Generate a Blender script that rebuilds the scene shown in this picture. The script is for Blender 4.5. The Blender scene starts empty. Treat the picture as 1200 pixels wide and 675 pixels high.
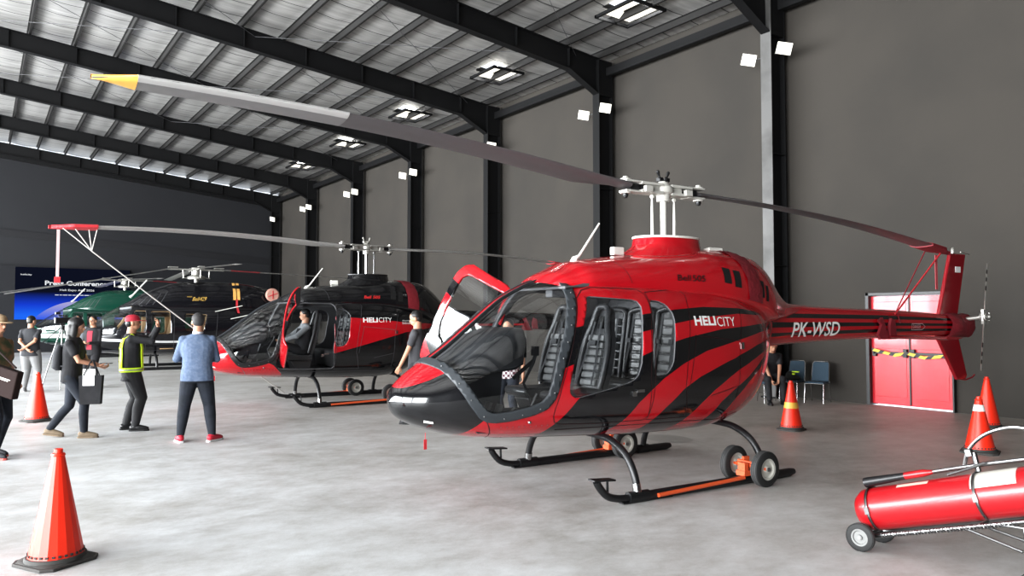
import bpy, bmesh, math, random
import numpy as np
from mathutils import Vector, Matrix
random.seed(7)
LP = 4900; EXPO = 0.16
R = math.radians
scene = bpy.context.scene
COL = scene.collection

# ------------------------------------------------------------------ tagging
def tag(o, label=None, cat=None, group=None, kind=None):
    if label: o['label'] = label
    if cat: o['category'] = cat
    if group: o['group'] = group
    if kind: o['kind'] = kind
    return o
def thing(name, label, cat, loc=(0, 0, 0), rz=0.0, group=None):
    o = bpy.data.objects.new(name, None); COL.objects.link(o)
    o.empty_display_size = .2
    o.location = loc; o.rotation_euler = (0, 0, rz)
    return tag(o, label, cat, group)
def kids(o): return [c for c in bpy.data.objects if c.parent == o]
def copy_tree(o, parent=None):
    c = o.copy(); COL.objects.link(c); c.parent = parent
    for ch in kids(o): copy_tree(ch, c)
    return c

# ------------------------------------------------------------------ materials
def mat(name, col, rough=.5, metal=0., coat=0., emit=None, es=0., bump=None, var=None, spec=.5, alpha=1.):
    m = bpy.data.materials.new(name); m.use_nodes = True
    nt = m.node_tree; b = nt.nodes['Principled BSDF']
    c = tuple(col) + (1,) if len(col) == 3 else col
    b.inputs['Base Color'].default_value = c
    b.inputs['Roughness'].default_value = rough
    b.inputs['Metallic'].default_value = metal
    b.inputs['Coat Weight'].default_value = coat
    b.inputs['Coat Roughness'].default_value = .04
    b.inputs['Specular IOR Level'].default_value = spec
    if emit: b.inputs['Emission Color'].default_value = tuple(emit) + (1,); b.inputs['Emission Strength'].default_value = es
    if bump or var:
        tc = nt.nodes.new('ShaderNodeTexCoord')
    if bump:
        n = nt.nodes.new('ShaderNodeTexNoise'); n.inputs['Scale'].default_value = bump[0]; n.inputs['Detail'].default_value = 3
        bp = nt.nodes.new('ShaderNodeBump'); bp.inputs['Strength'].default_value = bump[1]; bp.inputs['Distance'].default_value = .02
        nt.links.new(tc.outputs['Object'], n.inputs['Vector']); nt.links.new(n.outputs['Fac'], bp.inputs['Height'])
        nt.links.new(bp.outputs['Normal'], b.inputs['Normal'])
    if var:
        n = nt.nodes.new('ShaderNodeTexNoise'); n.inputs['Scale'].default_value = var[0]; n.inputs['Detail'].default_value = 4
        mx = nt.nodes.new('ShaderNodeMix'); mx.data_type = 'RGBA'
        mx.inputs[6].default_value = c; mx.inputs[7].default_value = tuple(var[1]) + (1,)
        rp = nt.nodes.new('ShaderNodeMapRange'); rp.inputs[1].default_value = .4; rp.inputs[2].default_value = .65
        nt.links.new(tc.outputs['Object'], n.inputs['Vector']); nt.links.new(n.outputs['Fac'], rp.inputs[0])
        nt.links.new(rp.outputs[0], mx.inputs[0]); nt.links.new(mx.outputs[2], b.inputs['Base Color'])
    return m
def glass(name, tint=(.82, .84, .85), rough=.02, base=.06):
    m = bpy.data.materials.new(name); m.use_nodes = True; nt = m.node_tree
    for n in list(nt.nodes): nt.nodes.remove(n)
    o = nt.nodes.new('ShaderNodeOutputMaterial'); mx = nt.nodes.new('ShaderNodeMixShader')
    t = nt.nodes.new('ShaderNodeBsdfTransparent'); g = nt.nodes.new('ShaderNodeBsdfGlossy')
    t.inputs[0].default_value = tuple(tint) + (1,); g.inputs['Roughness'].default_value = rough
    f = nt.nodes.new('ShaderNodeLayerWeight'); f.inputs[0].default_value = .5
    pw = nt.nodes.new('ShaderNodeMath'); pw.operation = 'POWER'; pw.inputs[1].default_value = 3.5
    ad = nt.nodes.new('ShaderNodeMath'); ad.operation = 'MULTIPLY_ADD'; ad.inputs[1].default_value = .75; ad.inputs[2].default_value = base
    nt.links.new(f.outputs['Facing'], pw.inputs[0]); nt.links.new(pw.outputs[0], ad.inputs[0])
    nt.links.new(ad.outputs[0], mx.inputs[0]); nt.links.new(t.outputs[0], mx.inputs[1]); nt.links.new(g.outputs[0], mx.inputs[2])
    nt.links.new(mx.outputs[0], o.inputs[0])
    return m
def paint2(name, cA, cB, rough=.14):
    """two-tone car paint: the mesh float attribute 'paint' > 0 takes colour B"""
    m = mat(name, cA, rough, coat=.55); nt = m.node_tree; b = nt.nodes['Principled BSDF']
    a = nt.nodes.new('ShaderNodeAttribute'); a.attribute_name = 'paint'
    mr = nt.nodes.new('ShaderNodeMapRange'); mr.inputs[1].default_value = -.002; mr.inputs[2].default_value = .002
    mx = nt.nodes.new('ShaderNodeMix'); mx.data_type = 'RGBA'
    mx.inputs[6].default_value = tuple(cA) + (1,); mx.inputs[7].default_value = tuple(cB) + (1,)
    nt.links.new(a.outputs['Fac'], mr.inputs[0]); nt.links.new(mr.outputs[0], mx.inputs[0]); nt.links.new(mx.outputs[2], b.inputs['Base Color'])
    return m
M = {}
M['red'] = mat('red_paint', (.42, .006, .013), .16, coat=.5)
M['black'] = mat('black_paint', (.006, .006, .007), .14, coat=.5)
M['blackm'] = mat('black_satin', (.008, .008, .009), .38)
M['rim'] = mat('windscreen_rim_grey', (.035, .04, .045), .45)
M['white'] = mat('white_paint', (.72, .71, .66), .3)
M['lettering'] = mat('white_lettering', (.80, .80, .78), .4)
M['greym'] = mat('hub_metal', (.42, .41, .38), .35, metal=.6)
M['chrome'] = mat('chrome', (.42, .42, .42), .24, metal=1.)
M['steel'] = mat('dull_steel', (.25, .25, .25), .4, metal=.9)
M['blade'] = mat('rotor_blade_paint', (.085, .078, .08), .5)
M['bladel'] = mat('rotor_blade_light', (.42, .41, .40), .4)
M['orangetip'] = mat('orange_tip', (.85, .42, .08), .4)
M['cover'] = mat('burgundy_cloth', (.19, .012, .02), .6, bump=(14, .8))
M['coverr'] = mat('red_cloth', (.5, .03, .04), .6, bump=(25, .6))
M['leather'] = mat('grey_leather', (.045, .045, .047), .33, bump=(40, .15))
M['leatherl'] = mat('grey_leather_pads', (.17, .17, .17), .35)
M['trim'] = mat('cabin_trim', (.03, .031, .034), .6)
M['trim2'] = mat('cabin_trim_light', (.10, .10, .105), .6)
M['rubber'] = mat('rubber', (.012, .012, .012), .7)
M['tread'] = mat('tyre_tread', (.055, .055, .055), .75)
M['rimw'] = mat('white_wheel_rim', (.42, .41, .37), .5)
M['orange'] = mat('orange_steel', (.62, .10, .03), .45)
M['glass'] = glass('cabin_glass', base=.085)
M['glassd'] = glass('cabin_glass_clear', (.9, .9, .9), .02, .05)
M['darkhole'] = mat('dark_opening', (.004, .004, .004), .8)
M['seam'] = mat('panel_gap', (.02, .003, .004), .6)
M['seamk'] = mat('panel_gap_grey', (.07, .07, .075), .5)
M['cone'] = mat('cone_orange', (.78, .035, .012), .38)
M['conew'] = mat('cone_white_band', (.8, .8, .78), .4)
M['coney'] = mat('cone_yellow_band', (.75, .45, .08), .4)
M['conebase'] = mat('cone_rubber_base', (.05, .048, .045), .8)
M['extred'] = mat('extinguisher_red', (.30, .006, .010), .34, coat=.2)
M['hose'] = mat('hose', (.12, .12, .12), .5)
M['skin'] = mat('skin', (.42, .22, .14), .55)
M['hair'] = mat('black_hair', (.010, .009, .009), .45)
M['eye'] = mat('eye_dark', (.02, .015, .012), .3)
M['lip'] = mat('lips', (.30, .10, .08), .5)

# ------------------------------------------------------------------ mesh builder
class MB:
    def __init__(s): s.v = []; s.f = []; s.m = []
    def add(s, vs, fs, m=0):
        b = len(s.v); s.v += [tuple(map(float, p)) for p in vs]
        s.f += [tuple(b + i for i in f) for f in fs]; s.m += [m] * len(fs); return s
    def box(s, c, d, rz=0, m=0, rot=None):
        hx, hy, hz = d[0] / 2, d[1] / 2, d[2] / 2
        mt = rot if rot is not None else Matrix.Rotation(rz, 3, 'Z')
        vs = [Vector(c) + mt @ Vector((x * hx, y * hy, z * hz)) for x in (-1, 1) for y in (-1, 1) for z in (-1, 1)]
        return s.add(vs, [(0, 1, 3, 2), (4, 6, 7, 5), (0, 4, 5, 1), (2, 3, 7, 6), (0, 2, 6, 4), (1, 5, 7, 3)], m)
    def tube(s, path, r, n=10, m=0, caps=True, sq=1.0):
        P = [Vector(p) for p in path]; rs = list(r) if hasattr(r, '__len__') else [r] * len(P)
        up = None; rings = []
        for i, p in enumerate(P):
            t = (P[min(i + 1, len(P) - 1)] - P[max(i - 1, 0)])
            t = t.normalized() if t.length > 1e-9 else Vector((0, 0, 1))
            if up is None:
                up = Vector((0, 0, 1)) if abs(t.z) < .9 else Vector((1, 0, 0))
            a = t.cross(up); a = a.normalized() if a.length > 1e-6 else t.orthogonal().normalized()
            b = a.cross(t).normalized(); up = b
            rings.append([p + a * (math.cos(k * 2 * math.pi / n) * rs[i]) + b * (math.sin(k * 2 * math.pi / n) * rs[i] * sq) for k in range(n)])
        vs = [q for rg in rings for q in rg]; fs = []
        for i in range(len(P) - 1):
            for k in range(n):
                fs.append((i * n + k, i * n + (k + 1) % n, (i + 1) * n + (k + 1) % n, (i + 1) * n + k))
        if caps: fs.append(tuple(range(n - 1, -1, -1))); fs.append(tuple((len(P) - 1) * n + k for k in range(n)))
        return s.add(vs, fs, m)
    def cyl(s, a, b, r, r2=None, n=20, m=0): return s.tube([a, b], [r, r if r2 is None else r2], n, m)
    def ell(s, c, r, n=16, k=10, m=0, rot=None):
        r = (r, r, r) if not hasattr(r, '__len__') else r; vs = []; fs = []
        mt = rot or Matrix.Identity(3)
        for i in range(k + 1):
            th = math.pi * i / k
            for j in range(n):
                ph = 2 * math.pi * j / n
                vs.append(Vector(c) + mt @ Vector((r[0] * math.sin(th) * math.cos(ph), r[1] * math.sin(th) * math.sin(ph), r[2] * math.cos(th))))
        for i in range(k):
            for j in range(n): fs.append((i * n + j, (i + 1) * n + j, (i + 1) * n + (j + 1) % n, i * n + (j + 1) % n))
        return s.add(vs, fs, m)
    def lathe(s, prof, c=(0, 0, 0), axis='Z', n=32, m=0, rot=None):
        """prof: (radius, height) pairs"""
        mt = rot or {'Z': Matrix.Identity(3), 'Y': Matrix.Rotation(-math.pi / 2, 3, 'X'), 'X': Matrix.Rotation(math.pi / 2, 3, 'Y')}[axis]
        vs = []; fs = []
        for r, h in prof:
            for j in range(n):
                a = 2 * math.pi * j / n; vs.append(Vector(c) + mt @ Vector((r * math.cos(a), r * math.sin(a), h)))
        for i in range(len(prof) - 1):
            for j in range(n): fs.append((i * n + j, i * n + (j + 1) % n, (i + 1) * n + (j + 1) % n, (i + 1) * n + j))
        return s.add(vs, fs, m)
    def prism(s, poly, f0, f1, m=0):
        """poly of 2-D points; f0,f1 map a 2-D point to the 3-D front / back"""
        n = len(poly); vs = [f0(p) for p in poly] + [f1(p) for p in poly]
        fs = [tuple(range(n)), tuple(range(2 * n - 1, n - 1, -1))] + [(i, n + i, n + (i + 1) % n, (i + 1) % n) for i in range(n)]
        return s.add(vs, fs, m)
    def build(s, name, mats, parent=None, smooth=True, ang=35, loc=None, rz=0, bevel=0, attr=None):
        me = bpy.data.meshes.new(name); me.from_pydata([tuple(float(q) for q in p) for p in s.v], [], s.f); me.validate(); 
        if not isinstance(mats, (list, tuple)): mats = [mats]
        for x in mats: me.materials.append(x)
        if len(me.polygons) == len(s.m): me.polygons.foreach_set('material_index', s.m)
        me.update()
        bm = bmesh.new(); bm.from_mesh(me); bmesh.ops.recalc_face_normals(bm, faces=bm.faces); bm.to_mesh(me); bm.free()
        if smooth:
            me.polygons.foreach_set('use_smooth', [True] * len(me.polygons)); me.set_sharp_from_angle(angle=R(ang))
        o = bpy.data.objects.new(name, me); COL.objects.link(o)
        if parent: o.parent = parent
        if loc: o.location = loc
        if rz: o.rotation_euler = (0, 0, rz)
        if bevel:
            bv = o.modifiers.new('b', 'BEVEL'); bv.width = bevel; bv.segments = 2; bv.limit_method = 'ANGLE'; bv.angle_limit = R(40)
        return o
def arr_obj(name, V, F, mats, parent=None, attr=None, smooth=True, ang=50):
    """numpy arrays in, mesh object out; attr: per-vertex paint values"""
    me = bpy.data.meshes.new(name); me.from_pydata([tuple(map(float, p)) for p in V], [], [tuple(map(int, f)) for f in F]); me.update()
    if not isinstance(mats, (list, tuple)): mats = [mats]
    for x in mats: me.materials.append(x)
    if attr is not None:
        a = me.attributes.new('paint', 'FLOAT', 'POINT'); a.data.foreach_set('value', np.asarray(attr, dtype=np.float32))
    if smooth: me.polygons.foreach_set('use_smooth', [True] * len(me.polygons)); me.set_sharp_from_angle(angle=R(ang))
    o = bpy.data.objects.new(name, me); COL.objects.link(o)
    if parent: o.parent = parent
    return o
def bez(pts, n=8):
    """Catmull-Rom through 3-D points"""
    P = [Vector(p) for p in pts]; P = [2 * P[0] - P[1]] + P + [2 * P[-1] - P[-2]]; out = []
    for i in range(1, len(P) - 2):
        for k in range(n):
            t = k / n; a, b, c, d = P[i - 1:i + 3]
            out.append(.5 * ((2 * b) + (c - a) * t + (2 * a - 5 * b + 4 * c - d) * t * t + (-a + 3 * b - 3 * c + d) * t ** 3))
    out.append(P[-2]); return out

# text as flat triangles in (u, v): u to the right, v up, height = cap height
def text_mesh(body, size, bold=0., shear=0., spacing=1., fit=None, cuts=0):
    cu = bpy.data.curves.new('txt', 'FONT'); cu.body = body; cu.size = 1; cu.shear = shear; cu.offset = bold; cu.space_character = spacing; cu.resolution_u = 4
    o = bpy.data.objects.new('txt', cu); COL.objects.link(o)
    dg = bpy.context.evaluated_depsgraph_get(); me = o.evaluated_get(dg).to_mesh()
    V = np.array([v.co[:] for v in me.vertices])[:, :2]; F = [tuple(p.vertices) for p in me.polygons]
    o.evaluated_get(dg).to_mesh_clear(); bpy.data.objects.remove(o); bpy.data.curves.remove(cu)
    V[:, 0] -= V[:, 0].min(); V[:, 1] -= V[:, 1].min()
    k = size / V[:, 1].max(); V = V * k
    if cuts:   # slice the flat glyphs so they can follow a curved skin
        bm = bmesh.new(); vv = [bm.verts.new((a, b, 0)) for a, b in V]
        for f in F:
            try: bm.faces.new([vv[i] for i in f])
            except ValueError: pass
        for ax_, lim in ((1, size), (0, V[:, 0].max())):
            n = cuts if ax_ else int(cuts * lim / size / 2) + 1
            for q in range(1, n):
                co_ = [0, 0, 0]; co_[ax_] = lim * q / n; no_ = [0, 0, 0]; no_[ax_] = 1
                bmesh.ops.bisect_plane(bm, geom=bm.verts[:] + bm.edges[:] + bm.faces[:], plane_co=co_, plane_no=no_)
        bm.verts.index_update(); V = np.array([v.co[:2] for v in bm.verts]); F = [tuple(v.index for v in f.verts) for f in bm.faces]; bm.free()
    if fit: V[:, 0] *= fit / V[:, 0].max()
    return V, F

# ------------------------------------------------------------------ camera
H = 1.7; YAW = R(35.7)
cam = bpy.data.cameras.new('camera'); cam.sensor_width = 36; cam.lens = 870 / 1200 * 36
co = bpy.data.objects.new('camera', cam); COL.objects.link(co)
co.location = (0, 0, H); co.rotation_euler = (math.pi / 2 + math.atan(34.5 / 870), 0, -YAW)
cam.clip_end = 300; scene.camera = co

# ------------------------------------------------------------------ hangar
XW = 14.25; YF = 43.2; XL = -13.0; YB = -9.0
CY = [-1.2, 4.2, 9.6, 15.0, 20.45, 25.85, 31.35, 37.05, 42.8]
def zr(x): return 8.95 + .098 * (XW - x)   # roof sheet height
m_wall = mat('wall_dark_plaster', (.046, .0405, .0345), .9, var=(.5, (.038, .034, .0295)), bump=(3, .15))
m_far = mat('far_wall_dark', (.016, .0165, .019), .9, var=(.25, (.013, .0132, .016)))
m_steel = mat('black_steel_paint', (.006, .006, .0065), .6, spec=.25)
m_flange = mat('flange_light_grey', (.11, .108, .105), .5, var=(1.2, (.05, .048, .045)))  # lighter grey, used on one column's flange only
def floor_mat():
    m = mat('concrete_floor', (.5, .5, .48), .42); nt = m.node_tree; b = nt.nodes['Principled BSDF']; L = nt.links.new
    tc = nt.nodes.new('ShaderNodeTexCoord')
    def noise(sc, det, st=(1, 1, 1), rz=0, rough=.6):
        mp = nt.nodes.new('ShaderNodeMapping'); mp.inputs['Scale'].default_value = st; mp.inputs['Rotation'].default_value = (0, 0, rz)
        n = nt.nodes.new('ShaderNodeTexNoise'); n.inputs['Scale'].default_value = sc; n.inputs['Detail'].default_value = det; n.inputs['Roughness'].default_value = rough
        L(tc.outputs['Object'], mp.inputs[0]); L(mp.outputs[0], n.inputs['Vector']); return n
    n1 = noise(.42, 8, (1, 1.5, 1), .3, .68); n2 = noise(2.2, 10, (1, 1.35, 1), .6, .78); n3 = noise(60, 2)
    cr = nt.nodes.new('ShaderNodeValToRGB'); e = cr.color_ramp.elements
    e[0].position = .36; e[0].color = (.33, .32, .30, 1); e[1].position = .62; e[1].color = (.62, .635, .645, 1)
    x = e.new(.5); x.color = (.50, .502, .50, 1)
    a = nt.nodes.new('ShaderNodeMath'); a.operation = 'MULTIPLY_ADD'; a.inputs[1].default_value = .5
    a2 = nt.nodes.new('ShaderNodeMath'); a2.operation = 'MULTIPLY'; a2.inputs[1].default_value = .5
    L(n2.outputs['Fac'], a2.inputs[0]); L(n1.outputs['Fac'], a.inputs[0]); L(a2.outputs[0], a.inputs[2]); L(a.outputs[0], cr.inputs[0])
    # daylight falling off put into the slab colour: darker, browner towards the side wall
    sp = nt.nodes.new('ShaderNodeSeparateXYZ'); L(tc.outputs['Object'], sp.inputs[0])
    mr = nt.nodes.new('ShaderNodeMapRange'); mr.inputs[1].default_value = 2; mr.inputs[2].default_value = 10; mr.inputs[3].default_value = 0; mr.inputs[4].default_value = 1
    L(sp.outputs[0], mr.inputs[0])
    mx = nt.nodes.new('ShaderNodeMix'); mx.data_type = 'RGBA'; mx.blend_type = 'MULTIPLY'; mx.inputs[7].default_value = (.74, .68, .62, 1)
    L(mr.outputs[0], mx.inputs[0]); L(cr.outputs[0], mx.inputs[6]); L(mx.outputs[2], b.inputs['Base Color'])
    rr = nt.nodes.new('ShaderNodeMapRange'); rr.inputs[3].default_value = .34; rr.inputs[4].default_value = .62
    L(n2.outputs['Fac'], rr.inputs[0]); L(rr.outputs[0], b.inputs['Roughness'])
    bp = nt.nodes.new('ShaderNodeBump'); bp.inputs['Strength'].default_value = .12; bp.inputs['Distance'].default_value = .01
    L(n3.outputs['Fac'], bp.inputs['Height']); L(bp.outputs[0], b.inputs['Normal'])
    return m
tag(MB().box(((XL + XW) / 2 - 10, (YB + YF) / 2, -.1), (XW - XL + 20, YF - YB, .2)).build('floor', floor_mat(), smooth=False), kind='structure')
# side wall with the door hole (Y 6.22..7.78, z 0..2.2)
DY0, DY1, DZ = 6.20, 7.80, 2.18
w = MB(); xw = XW + .15
for y0, y1, z0, z1 in ((YB, DY0, 0, 9.2), (DY1, YF + .3, 0, 9.2), (DY0, DY1, DZ, 9.2)):
    w.box((xw, (y0 + y1) / 2, (z0 + z1) / 2), (.3, y1 - y0, z1 - z0))
tag(w.build('wall_right', m_wall, smooth=False), kind='structure')
tag(MB().prism([(XL, 0), (XW, 0), (XW, zr(XW) - .35), (XL, zr(XL) - .35)], lambda p: (p[0], YF, p[1]), lambda p: (p[0], YF + .3, p[1])).build('wall_far', m_far, smooth=False), kind='structure')
tag(MB().prism([(XL, 0), (XW, 0), (XW, zr(XW) + .1), (XL, zr(XL) + .1)], lambda p: (p[0], YB, p[1]), lambda p: (p[0], YB - .3, p[1])).build('wall_back', m_far, smooth=False), kind='structure')
tag(MB().box((XL - .15, (YB + YF) / 2, 9.4), (.3, YF - YB, 4.6)).build('wall_left', m_far, smooth=False), kind='structure')

# roof sheets: silvery insulation sagging between the purlins
def roof_mat():
    m = mat('roof_foil', (.36, .355, .35), .38, metal=.35); nt = m.node_tree; b = nt.nodes['Principled BSDF']; L = nt.links.new
    tc = nt.nodes.new('ShaderNodeTexCoord'); sp = nt.nodes.new('ShaderNodeSeparateXYZ'); L(tc.outputs['Object'], sp.inputs[0])
    md = nt.nodes.new('ShaderNodeMath'); md.operation = 'PINGPONG'; md.inputs[1].default_value = .46; L(sp.outputs[1], md.inputs[0])
    ls = nt.nodes.new('ShaderNodeMath'); ls.operation = 'LESS_THAN'; ls.inputs[1].default_value = .018; L(md.outputs[0], ls.inputs[0])
    mp = nt.nodes.new('ShaderNodeMapping'); mp.inputs['Scale'].default_value = (.5, 5, 1); L(tc.outputs['Object'], mp.inputs[0])
    n = nt.nodes.new('ShaderNodeTexNoise'); n.inputs['Scale'].default_value = 1.6; n.inputs['Detail'].default_value = 5; L(mp.outputs[0], n.inputs['Vector'])
    cr = nt.nodes.new('ShaderNodeValToRGB'); e = cr.color_ramp.elements
    e[0].position = .35; e[0].color = (.33, .323, .314, 1); e[1].position = .7; e[1].color = (.50, .49, .477, 1); L(n.outputs['Fac'], cr.inputs[0])
    mx = nt.nodes.new('ShaderNodeMix'); mx.data_type = 'RGBA'; mx.inputs[7].default_value = (.03, .03, .03, 1)
    L(ls.outputs[0], mx.inputs[0]); L(cr.outputs[0], mx.inputs[6]); L(mx.outputs[2], b.inputs['Base Color'])
    bp = nt.nodes.new('ShaderNodeBump'); bp.inputs['Strength'].default_value = .18; bp.inputs['Distance'].default_value = .05
    L(n.outputs['Fac'], bp.inputs['Height']); L(bp.outputs[0], b.inputs['Normal'])
    return m
PS = 1.15
pur = [XW - .12 - .45] + [XW - .57 - PS * k for k in range(1, 24)]
pur = [x for x in pur if x > XL]
SKY = [(12.45, 7.0), (12.45, 12.5), (12.45, 18.1), (12.45, 23.6), (12.45, 29.15), (12.45, 34.7)]
c = MB(); edges = [XW + .3] + pur + [XL - .3]
NX = 6; xs = []
for i in range(len(edges) - 1):
    for k in range(NX):
        t = k / NX; x = edges[i] + (edges[i + 1] - edges[i]) * t; xs.append((x, -.045 * math.sin(math.pi * t)))
xs.append((edges[-1], 0))
ys = sorted(set([YB - .3, YF + .3] + [y + d for _, y in SKY for d in (-.45, .45)] + [YB + k * 2.7 for k in range(1, 19)]))
vs = [(x, y, zr(x) + s) for x, s in xs for y in ys]; ny = len(ys); fs = []
for i in range(len(xs) - 1):
    for j in range(ny - 1):
        xc = (xs[i][0] + xs[i + 1][0]) / 2; yc = (ys[j] + ys[j + 1]) / 2
        if any(abs(xc - a) < .42 and abs(yc - b) < .44 for a, b in SKY): continue
        fs.append((i * ny + j, i * ny + j + 1, (i + 1) * ny + j + 1, (i + 1) * ny + j))
c.add(vs, fs); oc = c.build('ceiling', roof_mat(), smooth=True, ang=60); tag(oc, kind='structure')
# opaque outer sheet above the foil, with the same roof light holes
c = MB(); xo = sorted([XL - .3, XW + .3, 12.45 - .42, 12.45 + .42]); vs = [(x, y, zr(x) + .12) for x in xo for y in ys]; fs = []
for i in range(len(xo) - 1):
    for j in range(ny - 1):
        if i == 1 and any(abs((ys[j] + ys[j + 1]) / 2 - b) < .44 for _, b in SKY): continue
        fs.append((i * ny + j, i * ny + j + 1, (i + 1) * ny + j + 1, (i + 1) * ny + j))
tag(c.add(vs, fs).build('roof_sheet', M['blackm'], smooth=False), kind='structure')
# purlins
n = 0
for x in pur:
    n += 1; z = zr(x) - .02
    p = MB(); p.box((x, (YB + YF) / 2, z - .09), (.014, YF - YB, .16)); p.box((x + .025, (YB + YF) / 2, z - .17), (.055, YF - YB, .01)); p.box((x - .022, (YB + YF) / 2, z - .01), (.055, YF - YB, .012))
    tag(p.build('trim_%d' % n, mat('purlin_brown_steel', (.009, .008, .0075), .7) if n == 1 else bpy.data.materials['purlin_brown_steel'], smooth=False), kind='structure')
# columns and rafters
for i, y in enumerate(CY):
    t = MB(); 
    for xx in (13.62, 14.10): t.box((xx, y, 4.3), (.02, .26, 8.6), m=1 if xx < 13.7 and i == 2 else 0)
    t.box((13.86, y, 4.3), (.48, .014, 8.6)); t.box((13.86, y, .02), (.6, .4, .03))
    for z in (2.8, 5.2, 7.9): t.box((13.86, y, z), (.46, .25, .014))
    if i == 0: continue
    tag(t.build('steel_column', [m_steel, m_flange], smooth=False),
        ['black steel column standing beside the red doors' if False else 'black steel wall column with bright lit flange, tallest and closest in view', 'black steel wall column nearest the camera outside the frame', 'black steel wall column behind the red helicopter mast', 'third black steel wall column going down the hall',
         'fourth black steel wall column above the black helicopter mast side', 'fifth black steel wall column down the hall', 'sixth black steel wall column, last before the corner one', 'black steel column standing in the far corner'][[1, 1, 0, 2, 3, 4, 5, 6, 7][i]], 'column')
    x0 = 13.62; zt = lambda x: zr(x) - .24; rt = MB()
    prof = [(13.62, .95), (12.6, .55), (2, .50), (XL, .50)]
    for k in range(len(prof) - 1):
        (xa, da), (xb, db) = prof[k], prof[k + 1]
        rt.prism([(xa, zt(xa)), (xb, zt(xb)), (xb, zt(xb) - db), (xa, zt(xa) - da)], lambda p: (p[0], y - .006, p[1]), lambda p: (p[0], y + .006, p[1]))
        rt.prism([(xa, zt(xa) - da), (xb, zt(xb) - db), (xb, zt(xb) - db - .016), (xa, zt(xa) - da - .016)], lambda p: (p[0], y - .11, p[1]), lambda p: (p[0], y + .11, p[1]))
        rt.prism([(xa, zt(xa)), (xb, zt(xb)), (xb, zt(xb) + .016), (xa, zt(xa) + .016)], lambda p: (p[0], y - .11, p[1]), lambda p: (p[0], y + .11, p[1]))
    xx = 12.6
    while xx > XL:
        rt.box((xx, y, zt(xx) - .25), (.012, .2, .48)); xx -= 1.15 * 1.5
    rt.box((13.86, y, zt(13.86) - .48), (.48, .24, .98))
    tag(rt.build('roof_rafter', m_steel, smooth=False),
        'black steel roof beam resting on the ' + ['', 'column outside the frame', 'tallest closest wall column', 'column behind the red helicopter mast', 'third wall column', 'fourth wall column', 'fifth wall column', 'sixth wall column', 'far corner column'][i], 'beam')
tag(MB().box((13.95, (YB + YF) / 2, 8.45), (.14, YF - YB, .22)).build('eave_beam', m_steel, smooth=False), 'long black steel beam running along the top of the side wall', 'beam')
tag(MB().prism([(XL, zr(XL) - .9), (XW, zr(XW) - .9), (XW, zr(XW) - .5), (XL, zr(XL) - .5)], lambda p: (p[0], YF - .12, p[1]), lambda p: (p[0], YF, p[1])).build('trim_40', m_steel, smooth=False), kind='structure')
tag(MB().prism([(XL, 6.9), (XW, 5.05), (XW, 4.7), (XL, 6.55)], lambda p: (p[0], YF - .05, p[1]), lambda p: (p[0], YF, p[1])).build('trim_41', mat('shadow_band', (.009, .009, .011), .8), smooth=False), kind='structure')  # sloping dark strip painted in as a shadow across the far wall
tag(MB().box(((XL + XW) / 2, YF - .1, 2.1), (XW - XL, .2, 4.2)).build('trim_42', mat('low_wall_shade', (.005, .0055, .008), .8), smooth=False), kind='structure')  # near-black sheet paints the girt's shade over the lower wall
# thin roof bracing rods
for bi, (ya, yb) in enumerate(((9.6, 15.0), (15.0, 20.45), (20.45, 25.85), (25.85, 31.35))):
    for k, (xa, xb) in enumerate(((12.9, 6.0), (6.0, -1.0))):
        for s_ in (0, 1):
            a, b = (xa, xb) if s_ else (xb, xa)
            tag(MB().tube([(a, ya, zr(a) - .35), (b, yb, zr(b) - .35)], .007, 6).build('brace_rod', M['trim2']), 'thin steel bracing rod crossing diagonally under the roof sheets', 'rod', 'roof bracing rods')
# roof lights
m_sky = mat('roof_light_panel', (.9, .88, .8), .5, emit=(1., .97, .86), es=.9)
for i, (x, y) in enumerate(SKY):
    t = thing('roof_light', 'bright square roof light with black frame, set in the foil roof', 'skylight', (x, y, zr(x)), 0, 'square roof lights along the side wall')
    f = MB()
    for sx in (-1, 1): f.box((sx * .52, 0, -.19), (.06, 1.3, .07))
    for sy in (-1, 1): f.box((0, sy * .62, -.19), (1.1, .05, .07))
    f.build('frame', m_steel, t, smooth=False)
    g = MB()      # pyramid of white lining rising to the lit lens
    q = [(-.42, -.45), (.42, -.45), (.42, .45), (-.42, .45)]
    for a in range(4):
        b_ = (a + 1) % 4
        g.add([(q[a][0], q[a][1], -.15), (q[b_][0], q[b_][1], -.15), (0, 0, .12)], [(0, 1, 2)])
    g.build('diffuser', m_sky, t, smooth=False)
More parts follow.
